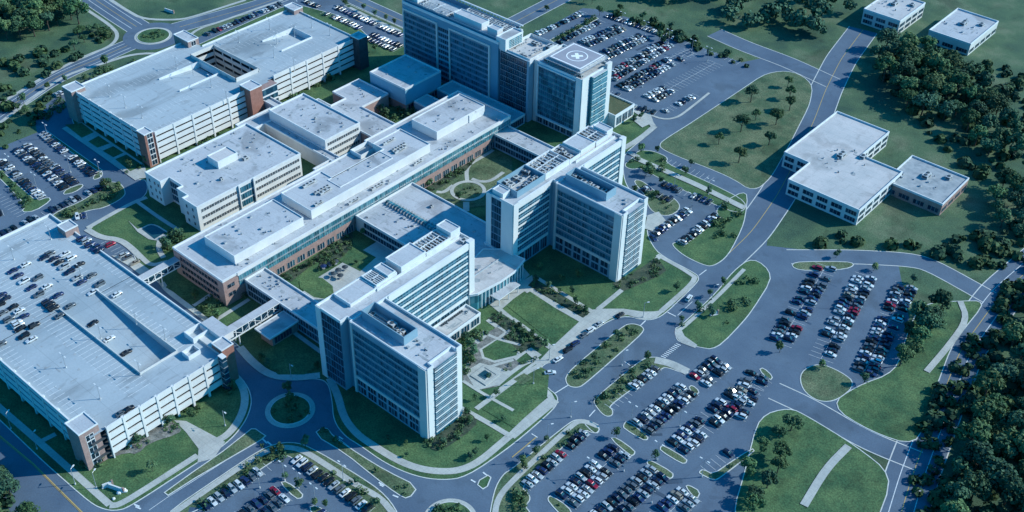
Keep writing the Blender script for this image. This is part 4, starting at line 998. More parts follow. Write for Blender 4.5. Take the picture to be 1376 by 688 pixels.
# ---- far buildings on the right and top left
def simple(label, px, z, wall='precast', roof='roof_warm', rows=1, cat='building', name='warehouse'):
    p = ccw(px); cx = sum(q[0] for q in p)/len(p); cy = sum(q[1] for q in p)/len(p)
    t = thing(name, label, cat, (cx, cy)); shell(t, p, z, wall, roof)
    n = len(p)
    for k in range(n):
        a, b_ = Vector(p[k][:2]), Vector(p[(k+1) % n][:2]); L = (b_-a).length
        if L < 8: continue
        d = (b_-a)/L; nn = (d.y, -d.x)
        for r_ in range(rows):
            m_ = int(L/7)
            for j in range(m_): band(t, (tuple(a), tuple(d), nn), j*L/m_+1, (j+1)*L/m_-1, 1.2+r_*3.6, 3.4+r_*3.6, 'glass_dark', 'steel', 1.6)
    xs = [q[0] for q in p]; ys = [q[1] for q in p]
    stains(t, (cx-12, cy-12, cx+12, cy+12), z-.75, 16, int(cx)); plant(t, cx-3, cy, z-.8, 3, 5, 1.8); plant(t, cx+6, cy+7, z-.8, 2.5, 3, 1.5)
    return t
def rel(px, L, dims, z):
    """outline in metres along A (u) and B (v) from a ground point"""
    o = at(*px); return [(o.x+v, o.y+u) for u, v in dims]
FAR_PLOTS = [rel((1150, 303), 0, [(-8, 8), (82, 8), (82, -60), (-8, -60)], 0), rel((1262, 290), 0, [(-8, 8), (38, 8), (38, -38), (-8, -38)], 0), rel((1205, 48), 0, [(-8, 8), (42, 8), (42, -32), (-8, -32)], 0), rel((1300, 75), 0, [(-8, 8), (48, 8), (48, -34), (-8, -34)], 0)]
simple('wide pale roofed building beyond the boulevard with stepped rear wing', rel((1150, 303), 0, [(0, 0), (44, 0), (44, -22), (74, -22), (74, -52), (20, -52), (20, -38), (0, -38)], 9), 9, 'precast_white', rows=2)
simple('lower grey roofed block right of the wide pale roofed building', rel((1262, 290), 0, [(0, 0), (30, 0), (30, -30), (0, -30)], 7), 7, 'brick', 'roof_stain', name='warehouse')
simple('far pale office block among trees near the upper right corner', rel((1205, 48), 0, [(0, 0), (34, 0), (34, -24), (0, -24)], 10), 10, 'precast', rows=2, name='office_building')
simple('blue roofed shed among trees in the upper left corner', rel((28, 10), 0, [(0, 0), (26, 0), (26, -14), (0, -14)], 7), 6, 'precast_white', 'roof', name='shed')
simple('long white roofed building cut by the upper right edge', rel((1300, 75), 0, [(0, 0), (40, 0), (40, -26), (0, -26)], 8), 8, 'precast', 'roof', name='warehouse')

# ------------------------------------------------------------------ plants
def leafball(mb, c, r, n, mt, sq=.8, leaf=.5, rnd=random):
    for _ in range(n):
        while True:
            v = Vector((rnd.uniform(-1, 1), rnd.uniform(-1, 1), rnd.uniform(-1, 1)))
            if .25 < v.length < 1: break
        if rnd.random() < .6: v = v.normalized()*rnd.uniform(.75, 1.05)
        p = Vector(c)+Vector((v.x*r, v.y*r, v.z*r*sq)); s = leaf*rnd.uniform(.6, 1.4)
        nn = (v+Vector((rnd.uniform(-.7, .7), rnd.uniform(-.7, .7), rnd.uniform(-.2, .9)))).normalized()
        a = nn.orthogonal().normalized(); b_ = nn.cross(a); th = rnd.uniform(0, 6.28); a, b_ = a*math.cos(th)+b_*math.sin(th), b_*math.cos(th)-a*math.sin(th)
        mb.face([p-a*s*.6-b_*s*.5, p+a*s*.7-b_*s*.35, p+a*s*.45+b_*s*.6, p-a*s*.5+b_*s*.45], mt)
def tree_meshes(kind, seed):
    r = random.Random(seed); tr, cr_ = MB(), MB()
    if kind == 'small':
        h, R = r.uniform(4.6, 6.2), r.uniform(1.7, 2.3); mt = r.choice(['leaf_mid', 'leaf_deep', 'leaf_deep'])
        tr.tube((0, 0, 0), (r.uniform(-.1, .1), 0, h*.6), .13, .07, 'bark', 7)
        for k in range(4): a = k*1.57+r.random(); tr.tube((0, 0, h*(.35+.06*k)), (math.cos(a)*R*.6, math.sin(a)*R*.6, h*(.55+.06*k)), .06, .025, 'bark', 5)
        for k in range(7):
            a = r.uniform(0, 6.28); q = R*r.uniform(.1, .6); leafball(cr_, (math.cos(a)*q, math.sin(a)*q, h*r.uniform(.48, .86)), R*r.uniform(.42, .65), 46, mt, .9, .42, r)
    else:
        h, R = r.uniform(9, 14), r.uniform(4.2, 6.2); mt = r.choice(['leaf_mid', 'leaf_deep', 'leaf_deep', 'leaf_light']) if kind == 'big' else 'leaf_deep'
        tr.tube((0, 0, 0), (0, 0, h*.55), .38, .2, 'bark', 8)
        for k in range(6): a = k*1.05+r.random(); tr.tube((0, 0, h*(.25+.05*k)), (math.cos(a)*R*.6, math.sin(a)*R*.6, h*(.5+.06*k)), .16, .06, 'bark', 6)
        for k in range(15):
            a = r.uniform(0, 6.28); q = R*math.sqrt(r.uniform(0, .55)); zz = h*(.88-.42*(q/R)**2*r.uniform(.5, 1.3)-.1*r.random())
            leafball(cr_, (math.cos(a)*q, math.sin(a)*q, zz), R*r.uniform(.28, .5), 90, mt, .8, .62, r)
    return tr.mesh('trunk'), cr_.mesh('crown')
TS = [tree_meshes('small', k) for k in range(6)]; TB = [tree_meshes('big', 20+k) for k in range(7)]
def trees(pts, phrase, group, big=False, smin=.8, smax=1.25, z=.12, kind=None):
    pts = sorted(pts, key=lambda p: campx(p)[0]); n = len(pts)
    for k, p in enumerate(pts):
        tm, cm = random.choice(TB if big else TS)
        s = random.uniform(smin, smax)
        o = thing('broadleaf_tree' if big else 'young_tree', f'{kind or ("bushy tree" if big else "young tree")} {phrase}, {ordw(k)} from left' if n > 1 else f'{kind or "tree"} {phrase}', 'tree', (p[0], p[1], z), group if n > 1 else None)
        rz = random.uniform(0, 6.28)
        inst(tm, 'trunk', o, (0, 0, 0), rz, s); inst(cm, 'crown', o, (0, 0, 0), rz, s)
sh = MB(); rs = random.Random(3)
def shrubs(p, dens=.12, r0=.5, r1=1.2, mts=('leaf_deep', 'leaf_mid', 'leaf_deep', 'leaf_light'), z=.15, mb=None, n=14, leaf=.38):
    for x, y in scatter(p, dens*1.5, rs):
        if any(inpoly(x, y, b_) for b_ in FAR_PLOTS): continue
        r = rs.uniform(r0, r1)*1.15; leafball(mb or sh, (x, y, z+r*.55), r, int(n*(r/.8)**1.5)+6, rs.choice(mts), .75, leaf*(.7+.4*r), rs)
shrubs(Q(2, 2, '300,640 330,600 620,390 680,385 690,400 400,670'), .09)
shrubs(Q(2, 2, '85,160 115,130 420,305 385,332'), .1); shrubs(Q(2, 2, '540,150 620,110 780,20 820,80 790,110 650,170 600,190'), .08)
shrubs(Q(1, 3, '900,300 1110,130 1190,190 1180,230 1050,330 960,370'), .14)
shrubs(Q(0, 3, '640,345 760,265 900,195 980,235 960,262 800,310 740,370 680,365'), .06); shrubs(Q(0, 3, '460,440 560,395 600,350 560,420 500,460'), .25, .8, 1.6)
shrubs(Q(0, 3, '860,190 930,180 970,240 880,235'), .2, .8, 1.8); shrubs(Q(0, 3, '1000,140 1300,0 1310,20 1100,130 1050,200 1010,190'), .08)
shrubs(W('676,452 702,443 730,458 700,475'), .12); shrubs(W('655,428 672,420 735,462 722,470'), .12); shrubs(W('618,455 648,440 655,450 628,475'), .1, .6, 1.6); shrubs(W('622,470 634,475 640,500 622,505'), .15, .8, 1.8)
shrubs(W('650,508 700,484 716,476 722,486 690,500 660,520'), .07)
shrubs(Q(1, 2, '130,100 260,40 400,-50 440,-20 290,60 190,140'), .16, .4, 1.1); shrubs(Q(1, 1, '380,640 520,560 520,640 440,720 330,760'), .13)
shrubs(Q(1, 1, '880,310 1000,250 1110,180 1180,130 1190,160 1130,230 1000,320 940,345'), .13); shrubs(W('510,316 560,300 575,312 540,345'), .07)
shrubs(Q(0, 1, '660,250 780,210 840,190 1240,20 1240,5 1000,80 830,165 680,215'), .11, .6, 1.6); shrubs(W('345,140 395,112 470,75 480,85 420,125 370,150'), .05, .8, 2)
shrubs(W('540,158 560,140 600,150 560,180'), .06, .8, 1.8); shrubs(W('508,150 520,128 540,130 560,150 530,170'), .08, .8, 1.8)
shrubs(Q(0, 2, '1060,260 1150,210 1220,240 1300,210 1340,230 1160,350 1130,350'), .05, .6, 1.6); shrubs(W('215,330 235,310 250,320 240,335 225,345'), .1, .8, 2)
shrubs(Q(1, 3, '-300,640 -200,560 0,400 60,420 -100,520 -290,690'), .05, .6, 1.5); shrubs(Q(1, 3, '-10,395 90,362 180,355 220,365 200,385 130,430 60,425'), .09, .8, 1.8)
shrubs(Q(1, 3, '270,385 400,455 560,560 700,680 660,688 560,620 380,470'), .05, .6, 1.4); shrubs(Q(1, 3, '350,250 375,240 560,390 700,480 830,560 800,600 600,450'), .06)
shrubs(Q(2, 3, '50,530 320,240 370,225 390,240 200,410 60,540'), .05); shrubs(Q(2, 3, '0,540 40,550 90,600 80,640 100,690 0,690'), .12, .8, 1.8)
shrubs(W('801,543 801,538 824,518 860,488 880,484 816,545'), .1, .7, 1.7); shrubs(Q(2, 3, '1080,490 1180,420 1290,350 1300,362 1120,500'), .06, .6, 1.5)
for s in ('615,235 628,215 715,285 705,295', '210,620 235,625 300,665 270,690'): shrubs(Q(2, 3, s), .1)
shrubs(Q(2, 0, '210,218 445,92 460,100 230,226'), .14, .8, 1.7)
shrubs(W('842,222 860,206 880,208 895,215 890,238'), .03, .8, 1.8); shrubs(W('852,245 865,245 900,268 910,280 880,280'), .04); shrubs(W('960,290 975,275 1000,275 990,320 950,340'), .02, .8, 2)
shrubs(W('915,438 965,398 1000,368 1030,372 1000,425 962,462'), .012, .8, 2); shrubs(Q(0, 1, '290,480 400,440 450,420 620,300 660,330 640,360 480,430 380,480'), .07, .7, 1.7)
shrubs(Q(0, 1, '115,440 60,340 -30,240 -25,215 120,345 180,400'), .12, .6, 1.6); shrubs(W('30,172 60,150 75,135 92,122 97,140 60,165'), .03, .8, 2)
shrubs(W('100,118 205,82 240,72 220,74 105,104'), .03, .8, 2.2); shrubs(W('365,590 350,625 340,622 300,645 330,610'), .02, .8, 1.6)
shrubs([CC.to_2d()+Vector((math.cos(a), math.sin(a)))*7 for a in (0, 1.2, 2.5, 3.8, 5.1)], .05, .4, .9)
for C_, R_ in ((RA, rads((187, 225, 48.5))[0]), (RB, 9), (RC, 9)):
    shrubs([(C_.x+R_*.8*math.cos(a/2), C_.y+R_*.8*math.sin(a/2)) for a in range(12)], .07, .5, 1.3, z=.25)
o = sh.build('garden_shrubs'); tag(o, 'low shrubs massed in the planting beds round the buildings and car parks', 'shrubs', kind='stuff')
fb = MB()
shrubs(W('-60,220 0,155 60,105 110,75 150,48 130,30 110,60 40,70 -60,100'), .010, 1.2, 3.2, z=0, mb=fb, n=9, leaf=.9); shrubs(W('0,600 30,640 70,700 -60,720 -60,560'), .03, 1, 3, z=0, mb=fb, n=12, leaf=.6)
shrubs(W('2,205 0,170 60,128 90,120 60,150 45,165 45,178'), .02, .8, 2, z=0, mb=fb, n=10, leaf=.7); shrubs(W('840,14 990,75 1010,90 996,92 900,55 850,30 800,18'), .02, 1, 2.6, z=0, mb=fb, n=10, leaf=.8)
shrubs(W('1090,330 1130,310 1240,330 1376,300 1500,330 1376,345 1340,370 1250,345'), .02, 1, 3, z=0, mb=fb, n=9, leaf=.8); shrubs(W('1170,90 1300,240 1376,240 1500,200 1376,100 1250,60'), .012, 1, 3, z=0, mb=fb, n=9, leaf=.9)
shrubs(W('1240,560 1290,480 1376,350 1600,400 1400,760 1200,760'), .03, 1, 3, z=0, mb=fb, n=9, leaf=.7)
o = fb.build('field_bushes'); tag(o, 'wild bushes and rough growth over the open fields at the edges', 'bushes', kind='stuff')

RT_ = random.Random(11)
def sc_pts(s, n, mind, mode=W):
    p = s if not isinstance(s, str) else mode(s); out = []; tries = 0
    while len(out) < n and tries < 6000:
        tries += 1; xs = [q[0] for q in p]; ys = [q[1] for q in p]
        x, y = RT_.uniform(min(xs), max(xs)), RT_.uniform(min(ys), max(ys))
        if any(inpoly(x, y, b_) for b_ in FAR_PLOTS): continue
        if any((Vector((x, y))-q).length < wd/2+5.5 for rp, wd in ROADS for q0, q1 in zip(rp, rp[1:]) for q in (q0, q0.lerp(q1, .5))): continue
        if inpoly(x, y, p) and all((x-a)**2+(y-b_)**2 > mind**2 for a, b_ in out): out.append((x, y))
    return out
trees(sc_pts('-30,10 60,-10 100,10 116,28 100,38 70,44 40,52 0,58 -40,62', 46, 6.5), 'in the wood at the upper left', 'trees of the upper left wood', True, .85, 1.25, 0)
trees(sc_pts('120,38 140,40 138,55 110,62 100,68 105,50', 7, 4), 'in the rough field before the upper left roundabout', 'field trees', True, .4, .65, 0, 'small bushy tree')
trees(sc_pts('-30,640 0,625 25,660 45,700 -40,760', 10, 5), 'at the lower left corner beyond the road', 'lower left trees', True, .5, .8, 0)
trees(sc_pts('1240,560 1290,480 1340,410 1376,350 1500,400 1400,760 1200,760 1215,650', 66, 7.5), 'in the wood at the lower right', 'lower right wood', True, .8, 1.2, 0)
trees(sc_pts('1165,70 1200,60 1270,85 1320,120 1380,215 1350,225 1260,170 1200,140', 50, 8), 'in the wood left of the white roofs', 'right wood', True, .9, 1.3, 0)
trees(sc_pts('1340,240 1396,235 1440,300 1370,325 1330,315', 18, 7), 'around the wide pale roofed building', 'trees around the pale building', True, .6, 1.1, 0)
shrubs(W('1180,500 1230,420 1290,410 1320,410 1250,540 1230,600 1150,560'), .02, .8, 2.2); shrubs(W('1000,690 1000,640 1060,560 1190,640 1160,740 1020,760'), .02, .8, 2.2)
trees(sc_pts('1000,640 1040,570 1070,565 1060,620 1010,700', 9, 6), 'on the verge right of the lower car park', 'lower verge trees', True, .5, .9, .12)
trees(sc_pts('1222,440 1250,415 1250,480 1215,520 1205,500', 5, 6), 'right of the right car park', 'right car park edge trees', True, .6, .9, .1)
trees(sc_pts('960,200 1000,140 1050,105 1080,130 1040,220 1005,245', 10, 9), 'on the wide verge beside the boulevard', 'wide verge trees', True, .5, .8, .12)
trees(sc_pts('1225,430 1270,415 1290,430 1255,470', 5, 7), 'on the rough verge beside the southeast road', 'verge trees', True, .7, 1.0, .12)
# the far wood is one mass
wd = MB(); rw = random.Random(5)
for x, y in scatter(W('800,-30 870,2 930,18 1000,46 1060,42 1110,62 1150,50 1170,0 1250,-40 1100,-140 900,-100'), .0075, rw):
    R = rw.uniform(4, 7); h = rw.uniform(8, 13)
    for k in range(4):
        a = rw.uniform(0, 6.28); q = R*.5*rw.random()**.5; leafball(wd, (x+math.cos(a)*q, y+math.sin(a)*q, h*rw.uniform(.5, .85)), R*rw.uniform(.45, .7), 40, 'leaf_deep', .8, 1.3, rw)
o = wd.build('distant_wood'); tag(o, 'dark dense wood beyond the upper right car park', 'wood', kind='stuff')

trees(sc_pts(circle(RA, 8), 6, 3), 'on the upper left roundabout island', 'roundabout island trees', True, .3, .48, .25, 'small bushy tree')
trees(sc_pts(circle((RB.x-4, RB.y+4), 5), 2, 3), 'on the shaded lower roundabout island', 'lower roundabout trees', z=.25)
trees(Q(2, 2, '45,385 115,435 175,495'), 'beside the front lawn walk', 'lawn walk trees', smin=.6, smax=.9)
trees(Q(2, 2, '130,140 195,175 255,200 325,205 350,265 395,300'), 'in the planted strip before the middle tower', 'planted strip trees', smin=.6, smax=.9)
trees(Q(2, 2, '265,135 355,115 150,70'), 'on the shaded lawn under the middle tower', 'shaded lawn trees', smin=.7, smax=1)
trees(Q(2, 2, '500,490 560,440 620,410 440,560'), 'on the long drop off island', 'drop off island trees', smin=.6, smax=.85)
trees(Q(2, 2, '885,190 1075,325 1060,300 745,260')[:3], 'on the corner lawn beside the boulevard', 'corner lawn trees', smin=.6, smax=1)
trees(Q(2, 2, '720,565 910,360 1000,290 1060,220 1130,160'), 'along the boulevard kerb', 'boulevard trees', smin=.6, smax=.9)
trees(Q(2, 3, '560,288 770,408 185,310 60,425 65,460 130,380 690,290 950,470')[:6], 'by the lower right car park', 'lower car park trees', smin=.6, smax=.9)
trees(Q(2, 1, '730,230 745,260 720,255 780,130 690,130 1055,360'), 'on the strips beside the east car park', 'east strip trees', smin=.8, smax=1.3)
trees(Q(2, 1, '660,345 775,365 800,300 930,250 960,210'), 'at the east car park edge', 'east edge trees', smin=.7, smax=1.0)
trees(Q(1, 3, '160,510 235,560 320,650 375,660 640,660 545,540 265,335 90,385 140,375'), 'around the lower car park', 'lower lot trees', smin=.6, smax=1)
trees(Q(1, 3, '715,300 805,325 810,390 1010,320 1130,170 1150,200 1240,310 1150,410 1180,385'), 'on the lawn below the near tower', 'near tower lawn trees', smin=.45, smax=.8)
trees(Q(1, 3, '1180,90 1290,70 1330,200 1160,290')[:3], 'by the walk right of the near tower', 'walk trees', smin=.5, smax=.8)
trees(Q(0, 3, '450,450 490,430 540,410 700,340 745,330 895,215 930,215 1020,170 820,470 1250,30'), 'around the near garage foot', 'garage foot trees', smin=.7, smax=1.2)
trees(Q(1, 2, '1150,500 1170,540 1130,470 1160,580'), 'in the corner garden beside the near tower', 'corner garden trees', smin=.8, smax=1.1)
trees(Q(0, 2, '1140,300 1170,330 1120,330 1050,235'), 'in the narrow garden at the spine end', 'spine end trees', smin=.7, smax=1)
trees(Q(0, 1, '590,310 640,330 560,330 905,660 940,600 880,640 970,590 795,195 700,220'), 'near the medical block', 'medical block trees', smin=.8, smax=1.3)
trees(Q(0, 0, '350,445 575,355 150,620 230,640 130,560 260,480 100,600'), 'beside the northwest road', 'northwest road trees', smin=.8, smax=1.2)
trees(Q(1, 1, '985,235 930,320 1090,385 1070,170 1170,150 600,560 580,575'), 'in the round path courtyard', 'round courtyard trees', smin=.6, smax=1)
trees(Q(1, 0, '640,590 670,610 730,560 760,600 740,640 810,580 290,470 340,440 400,440 640,280 700,640 820,640'), 'in the small courts by the cube block', 'cube court trees', smin=.7, smax=1.2)
trees(Q(1, 1, '870,90 880,100'), 'behind the spine', 'spine rear trees', smin=.7, smax=1)
trees(Q(1, 2, '350,20 290,60 420,60 540,45'), 'in the court behind the near tower', 'near court trees', smin=.45, smax=.8)
trees(Q(1, 2, '60,600 30,560 330,600'), 'on the sunken lawn by the pavilion', 'pavilion lawn trees', smin=.6, smax=1)
trees(Q(1, 0, '580,60 640,90 700,115 745,135 480,30'), 'along the back road strip', 'back road trees', smin=.7, smax=1)
trees(Q(2, 0, '470,85 790,195 790,215 810,235 1050,300 580,60 700,110 850,165 385,12 430,20 185,60 650,660 690,640'), 'around the upper right car park', 'upper right lot trees', smin=.7, smax=1.2)
trees([at(1052, 466)+Vector(((at(1096, 392)-at(1052, 466)).normalized().y, -(at(1096, 392)-at(1052, 466)).normalized().x, 0))*17.5*k+(at(1096, 392)-at(1052, 466)).normalized()*q for k in range(3) for q in (-4, 70)], 'in the right car park', 'right lot trees', smin=.7, smax=1.1, z=.02)

# ------------------------------------------------------------------ cars
def car_mesh(colr, suv):
    p = 'carpaint_'+colr.replace(' ', '_'); b = MB(); g_ = MB()
    L, Wd = (2.35, .92) if not suv else (2.4, .96); zb = .34; zs = .92 if not suv else 1.05; zt = 1.45 if not suv else 1.74
    yb0, yb1 = (-1.75, 1.0) if not suv else (-2.15, 1.05); yt0, yt1 = (-1.15, .25) if not suv else (-1.85, .3)
    def sec(y, w, z0, z1): return [(-w, y, z0), (w, y, z0), (w*.97, y, z1*.8+z0*.2), (w*.86, y, z1), (-w*.86, y, z1), (-w*.97, y, z1*.8+z0*.2)]
    hood = zs-.12
    S_ = [sec(-L, Wd*.86, zb+.1, zs-.12), sec(-L+.2, Wd*.97, zb, zs-.03), sec(yb0+.1, Wd, zb, zs), sec(yb1, Wd, zb, zs), sec(1.7, Wd*.98, zb, hood), sec(L-.12, Wd*.9, zb, hood-.12), sec(L, Wd*.72, zb+.08, hood-.24)]
    for a, c in zip(S_, S_[1:]):
        for k in range(6): b.face([a[k], a[(k+1) % 6], c[(k+1) % 6], c[k]], p)
    b.face(S_[0][::-1], p); b.face(S_[-1], p)
    wr = .42
    for y in (-1.42, 1.42):
        for x in (-Wd-.02, Wd-.18): b.tube((x, y, .33), (x+.2, y, .33), .33, .33, 'tyre', 12)
    w0, w1 = Wd*.84, Wd*.66
    b.hexa([(-w1, yt0, zt-.04), (w1, yt0, zt-.04), (w1, yt1, zt-.04), (-w1, yt1, zt-.04), (-w1*.93, yt0+.08, zt+.03), (w1*.93, yt0+.08, zt+.03), (w1*.93, yt1-.1, zt+.03), (-w1*.93, yt1-.1, zt+.03)], p)
    for (x0, y0, x1, y1) in ((w0, yb0, w1, yt0), (w0, yb1, w1, yt1)):
        for s in (-1, 1): b.tube((s*x0, y0, zs-.02), (s*x1, y1, zt-.02), .05, .05, p, 5, False)
    g_.hexa([(-w0, yb0, zs-.03), (w0, yb0, zs-.03), (w0, yb1, zs-.03), (-w0, yb1, zs-.03), (-w1, yt0, zt-.03), (w1, yt0, zt-.03), (w1, yt1, zt-.03), (-w1, yt1, zt-.03)], 'car_glass')
    hl = MB()
    for s in (-1, 1): b.box(s*.62-.13, L-.14, .55, s*.62+.13, L-.02, .68, 'coping'); b.box(s*.66-.12, -L-.01, .6, s*.66+.12, -L+.05, .74, 'brick_red')
    return b.mesh('car'), g_.mesh('window_glass'), (b, g_)
CM = {(c, s): car_mesh(c, s) for c in CARC for s in (False, True)}
COLS = ['white']*19+['silver']*16+['black']*20+['dark blue']*9+['grey']*16+['navy']*16+['red']*2+['tan']*2
cars = []
rc = random.Random(21)
ln = MB()
def addcar(x, y, z, rz, desc, colr=None, suv=None): cars.append(dict(x=x, y=y, z=z, rz=rz, d=desc, c=colr or rc.choice(COLS), s=rc.random() < .42 if suv is None else suv))
def row(pts, occ, desc, double=False, z=.09, skip=(), pitch=2.75, lines=True, off=2.65):
    a, b_ = pts[0], pts[-1]; d = Vector((b_.x-a.x, b_.y-a.y)); L = d.length; d /= L; nn = Vector((-d.y, d.x)); n = int(L/pitch)
    sides_ = (1, -1) if double else (0,)
    for s in sides_:
        o = Vector((a.x, a.y))+nn*off*s
        lab = desc
        if double:
            up = campx((o.x+d.x*L/2, o.y+d.y*L/2, 0))[1] < campx((a.x-nn.x*off*s+d.x*L/2, a.y-nn.y*off*s+d.y*L/2, 0))[1]
            lab = ('upper' if up else 'lower')+' file of '+desc
        if lines:
            for k in range(n+1):
                c = o+d*pitch*k; e = nn*2.5; w_ = d*.065
                ln.face([(*(c-e-w_), z+.02), (*(c-e+w_), z+.02), (*(c+e+w_), z+.02), (*(c+e-w_), z+.02)], 'paint_white')
        for k in range(n):
            oc = occ[min(len(occ)-1, int(k/n*len(occ)))] if isinstance(occ, (list, tuple)) else occ
            if rc.random() > oc: continue
            c = o+d*pitch*(k+.5)+nn*rc.uniform(-.25, .25); ang = math.atan2(nn.y, nn.x)-math.pi/2+(math.pi if rc.random() < .4 else 0)+rc.uniform(-.02, .02)
            addcar(c.x, c.y, z, ang, lab)
    if double and lines:
        c0, c1 = a, a+Vector((d.x, d.y, 0))*n*pitch; w_ = nn*.07
        ln.face([(c0.x-w_.x, c0.y-w_.y, z+.024), (c1.x-w_.x, c1.y-w_.y, z+.024), (c1.x+w_.x, c1.y+w_.y, z+.024), (c0.x+w_.x, c0.y+w_.y, z+.024)], 'paint_white')
E2 = Q
row(Q(2, 3, '72,555 418,238'), .97, 'row beside the boulevard strip'); 
row(Q(2, 3, '285,635 597,345'), (.95, .95, .9, .95, 1), 'second row from the boulevard', True)
row(Q(2, 3, '470,745 795,468'), .95, 'third row from the boulevard', True)
row(Q(2, 3, '690,245 960,20'), .97, 'row below the crosswalk', True)
row(Q(2, 3, '525,125 790,-95'), (.1, .2, 1, .9, .8), 'row nearest the crosswalk')
row(Q(2, 3, '1000,-8 1150,-130'), (.9, .7, .8), 'short row above the crosswalk lot', True)
row(Q(2, 3, '880,350 1340,-38'), (.9, .8, .8, .9, .9, .7, .8), 'fourth row from the boulevard', True)
row(Q(2, 3, '1040,462 1200,350'), (0, 0, .7, .7), 'row by the outer verge')
row(Q(2, 3, '800,730 975,575'), .75, 'lowest right row', True)
row(Q(1, 3, '205,402 620,690'), .97, 'row below the south walk')
row(Q(1, 3, '62,448 -310,688'), .95, 'left row of the bottom lot')
row(Q(1, 3, '-90,760 165,575'), .92, 'middle row of the bottom lot', True)
row(Q(1, 3, '330,690 420,760'), .9, 'bottom edge row')
row(Q(0, 1, '112,105 385,322'), .97, 'long west lot row', True)
row(Q(0, 1, '225,30 515,262'), .92, 'row beside the garage street', pitch=2.8)
row(Q(0, 1, '5,178 235,385'), .9, 'third west lot row')
row(Q(0, 1, '-60,330 120,470'), .15, 'far left lot row'); row(Q(0, 1, '-50,475 45,450'), .9, 'corner west lot row')
row(Q(0, 1, '-60,605 590,300'), .95, 'row along the west street'); row(Q(0, 1, '-40,690 160,580'), .6, 'short row by the garage ramp')
row(Q(0, 1, '400,485 480,470'), .9, 'tiny bay by the ramp'); row(Q(0, 1, '570,610 760,760'), .6, 'row beside the garden street')
row(Q(0, 0, '455,452 835,318'), .98, 'row behind the far garage'); row(Q(0, 0, '290,520 400,475'), .95, 'short row left of the far garage'); row(Q(0, 0, '200,640 260,590'), .9, 'bay left of the far garage')
row(Q(0, 0, '1105,192 1520,22'), .98, 'row behind the far garage wing')
row(Q(1, 0, '425,40 790,195'), .95, 'row along the back road'); row(Q(1, 0, '360,68 570,160'), .95, 'row behind the garage tower'); row(Q(1, 0, '600,195 770,265'), .95, 'row beside the long tower', True)
row(Q(1, 0, '260,5 350,45'), .95, 'short upper row')
row(Q(2, 0, '130,190 405,62'), (.9, .7, .9, .8), 'first upper right row'); row(Q(2, 0, '245,235 490,112'), (.9, .9, .9, .6), 'second upper right row')
row(Q(2, 0, '385,240 602,142'), .97, 'third upper right row', True); row(Q(2, 0, '480,310 725,190'), .95, 'fourth upper right row', True)
row(Q(2, 0, '520,425 850,228'), .97, 'fifth upper right row', True); row(Q(2, 0, '590,480 830,345 '), .97, 'sixth upper right row', True)
row(Q(2, 0, '830,345 965,275'), (.9, .3, 0, 0), 'sixth upper right row end', True)
row(Q(2, 0, '738,537 1105,332'), (1, 1, .1, 0, 0, 0, 0, 0), 'seventh upper right row', True)
row(Q(2, 0, '505,85 920,225'), .93, 'uppermost right row'); row(Q(2, 0, '920,225 1220,340'), 0, 'empty row')
row(Q(2, 0, '645,575 775,610'), .95, 'corner row by the green roof'); row(Q(2, 0, '815,605 1000,505'), .8, 'lower edge upper right row'); row(Q(2, 0, '530,500 590,520'), .8, 'bay beside the helipad tower')
row(Q(2, 1, '805,300 1085,412'), .95, 'upper row of the east lot'); row(Q(2, 1, '780,360 875,402'), .95, 'short east lot row'); row(Q(2, 1, '765,578 965,435'), .93, 'left row of the east lot')
row(Q(2, 1, '905,625 1110,470'), .93, 'lower row of the east lot'); row(Q(2, 1, '820,172 1080,282'), 0, 'empty bays'); row(Q(2, 1, '745,600 780,590'), .9, 'corner bay of the east lot')
row(Q(2, 1, '700,345 750,320'), .8, 'bay beside the middle tower')
# car park at the right, past the boulevard
A0, A1 = at(1048, 462), at(1092, 388); du = (A1-A0).normalized(); dv = Vector((du.y, -du.x, 0)) 
for k, n_ in enumerate(('first', 'second', 'third')):
    a = A0+dv*17.5*k; L_ = (62, 66, 66, 56)[k]
    row([a, a+du*L_], ((.8, .6, .8, .7), (.3, .8, .9, .6), (.9, .9, .5, .7), (.6, .7, .8, .2))[k], n_+' row past the boulevard', True)
row([at(985, 560), at(985, 560)+du*30], (.7, .5), 'outer row of the lower lot', True)
# single cars
for (x, y, c, s) in ((580, 322, 'black', False), (470, 368, 'silver', False), (422, 403, 'white', True), (385, 430, 'grey', False), (340, 475, 'dark blue', True), (300, 508, 'black', True), (247, 560, 'white', False)):
    p = Q(2, 2, f'{x},{y}')[0]; a, b_ = Q(2, 2, '290,500 560,330'); addcar(p.x, p.y, .15 if x in (422,) else .06, math.atan2(b_.y-a.y, b_.x-a.x)-math.pi/2, 'queue at the drop off kerb', c, s)
p = Q(2, 2, '205,632')[0]; addcar(p.x, p.y, .06, rad(-40), 'lane entering the drop off', 'white', False)
p = Q(2, 2, '950,232')[0]; addcar(p.x, p.y, .06, rad(10), 'open boulevard near the corner lawn', 'white', True)
p = Q(2, 1, '720,330')[0]; addcar(p.x, p.y, .06, rad(60), 'tower service bay', 'white', True)
ROOFC = [(0, 2, x, y) for x, y in ((70,85),(140,50),(100,110),(205,122),(130,140),(170,175),(255,168),(210,212),(315,215),(255,252),(290,285),(380,272),(325,325),(30,235),(70,280),(105,300),(50,345),(130,330),(90,365),(110,395),(185,378),(130,435),(170,455),(10,215),(15,310),(240,12),(290,20),(320,38),(385,15),(345,62),(375,90),(430,50),(415,120),(440,145),(495,108),(537,155),(500,200),(630,210),(590,450),(680,525),(500,368),(270,268),(100,378),(5,480),(0,268))]
ROOFC += [(0, 1, x, y) for x, y in ((440,600),(465,612),(485,632),(515,650),(535,662),(270,680),(350,682))]+[(0, 3, 655, 160), (0, 3, 692, 140)]
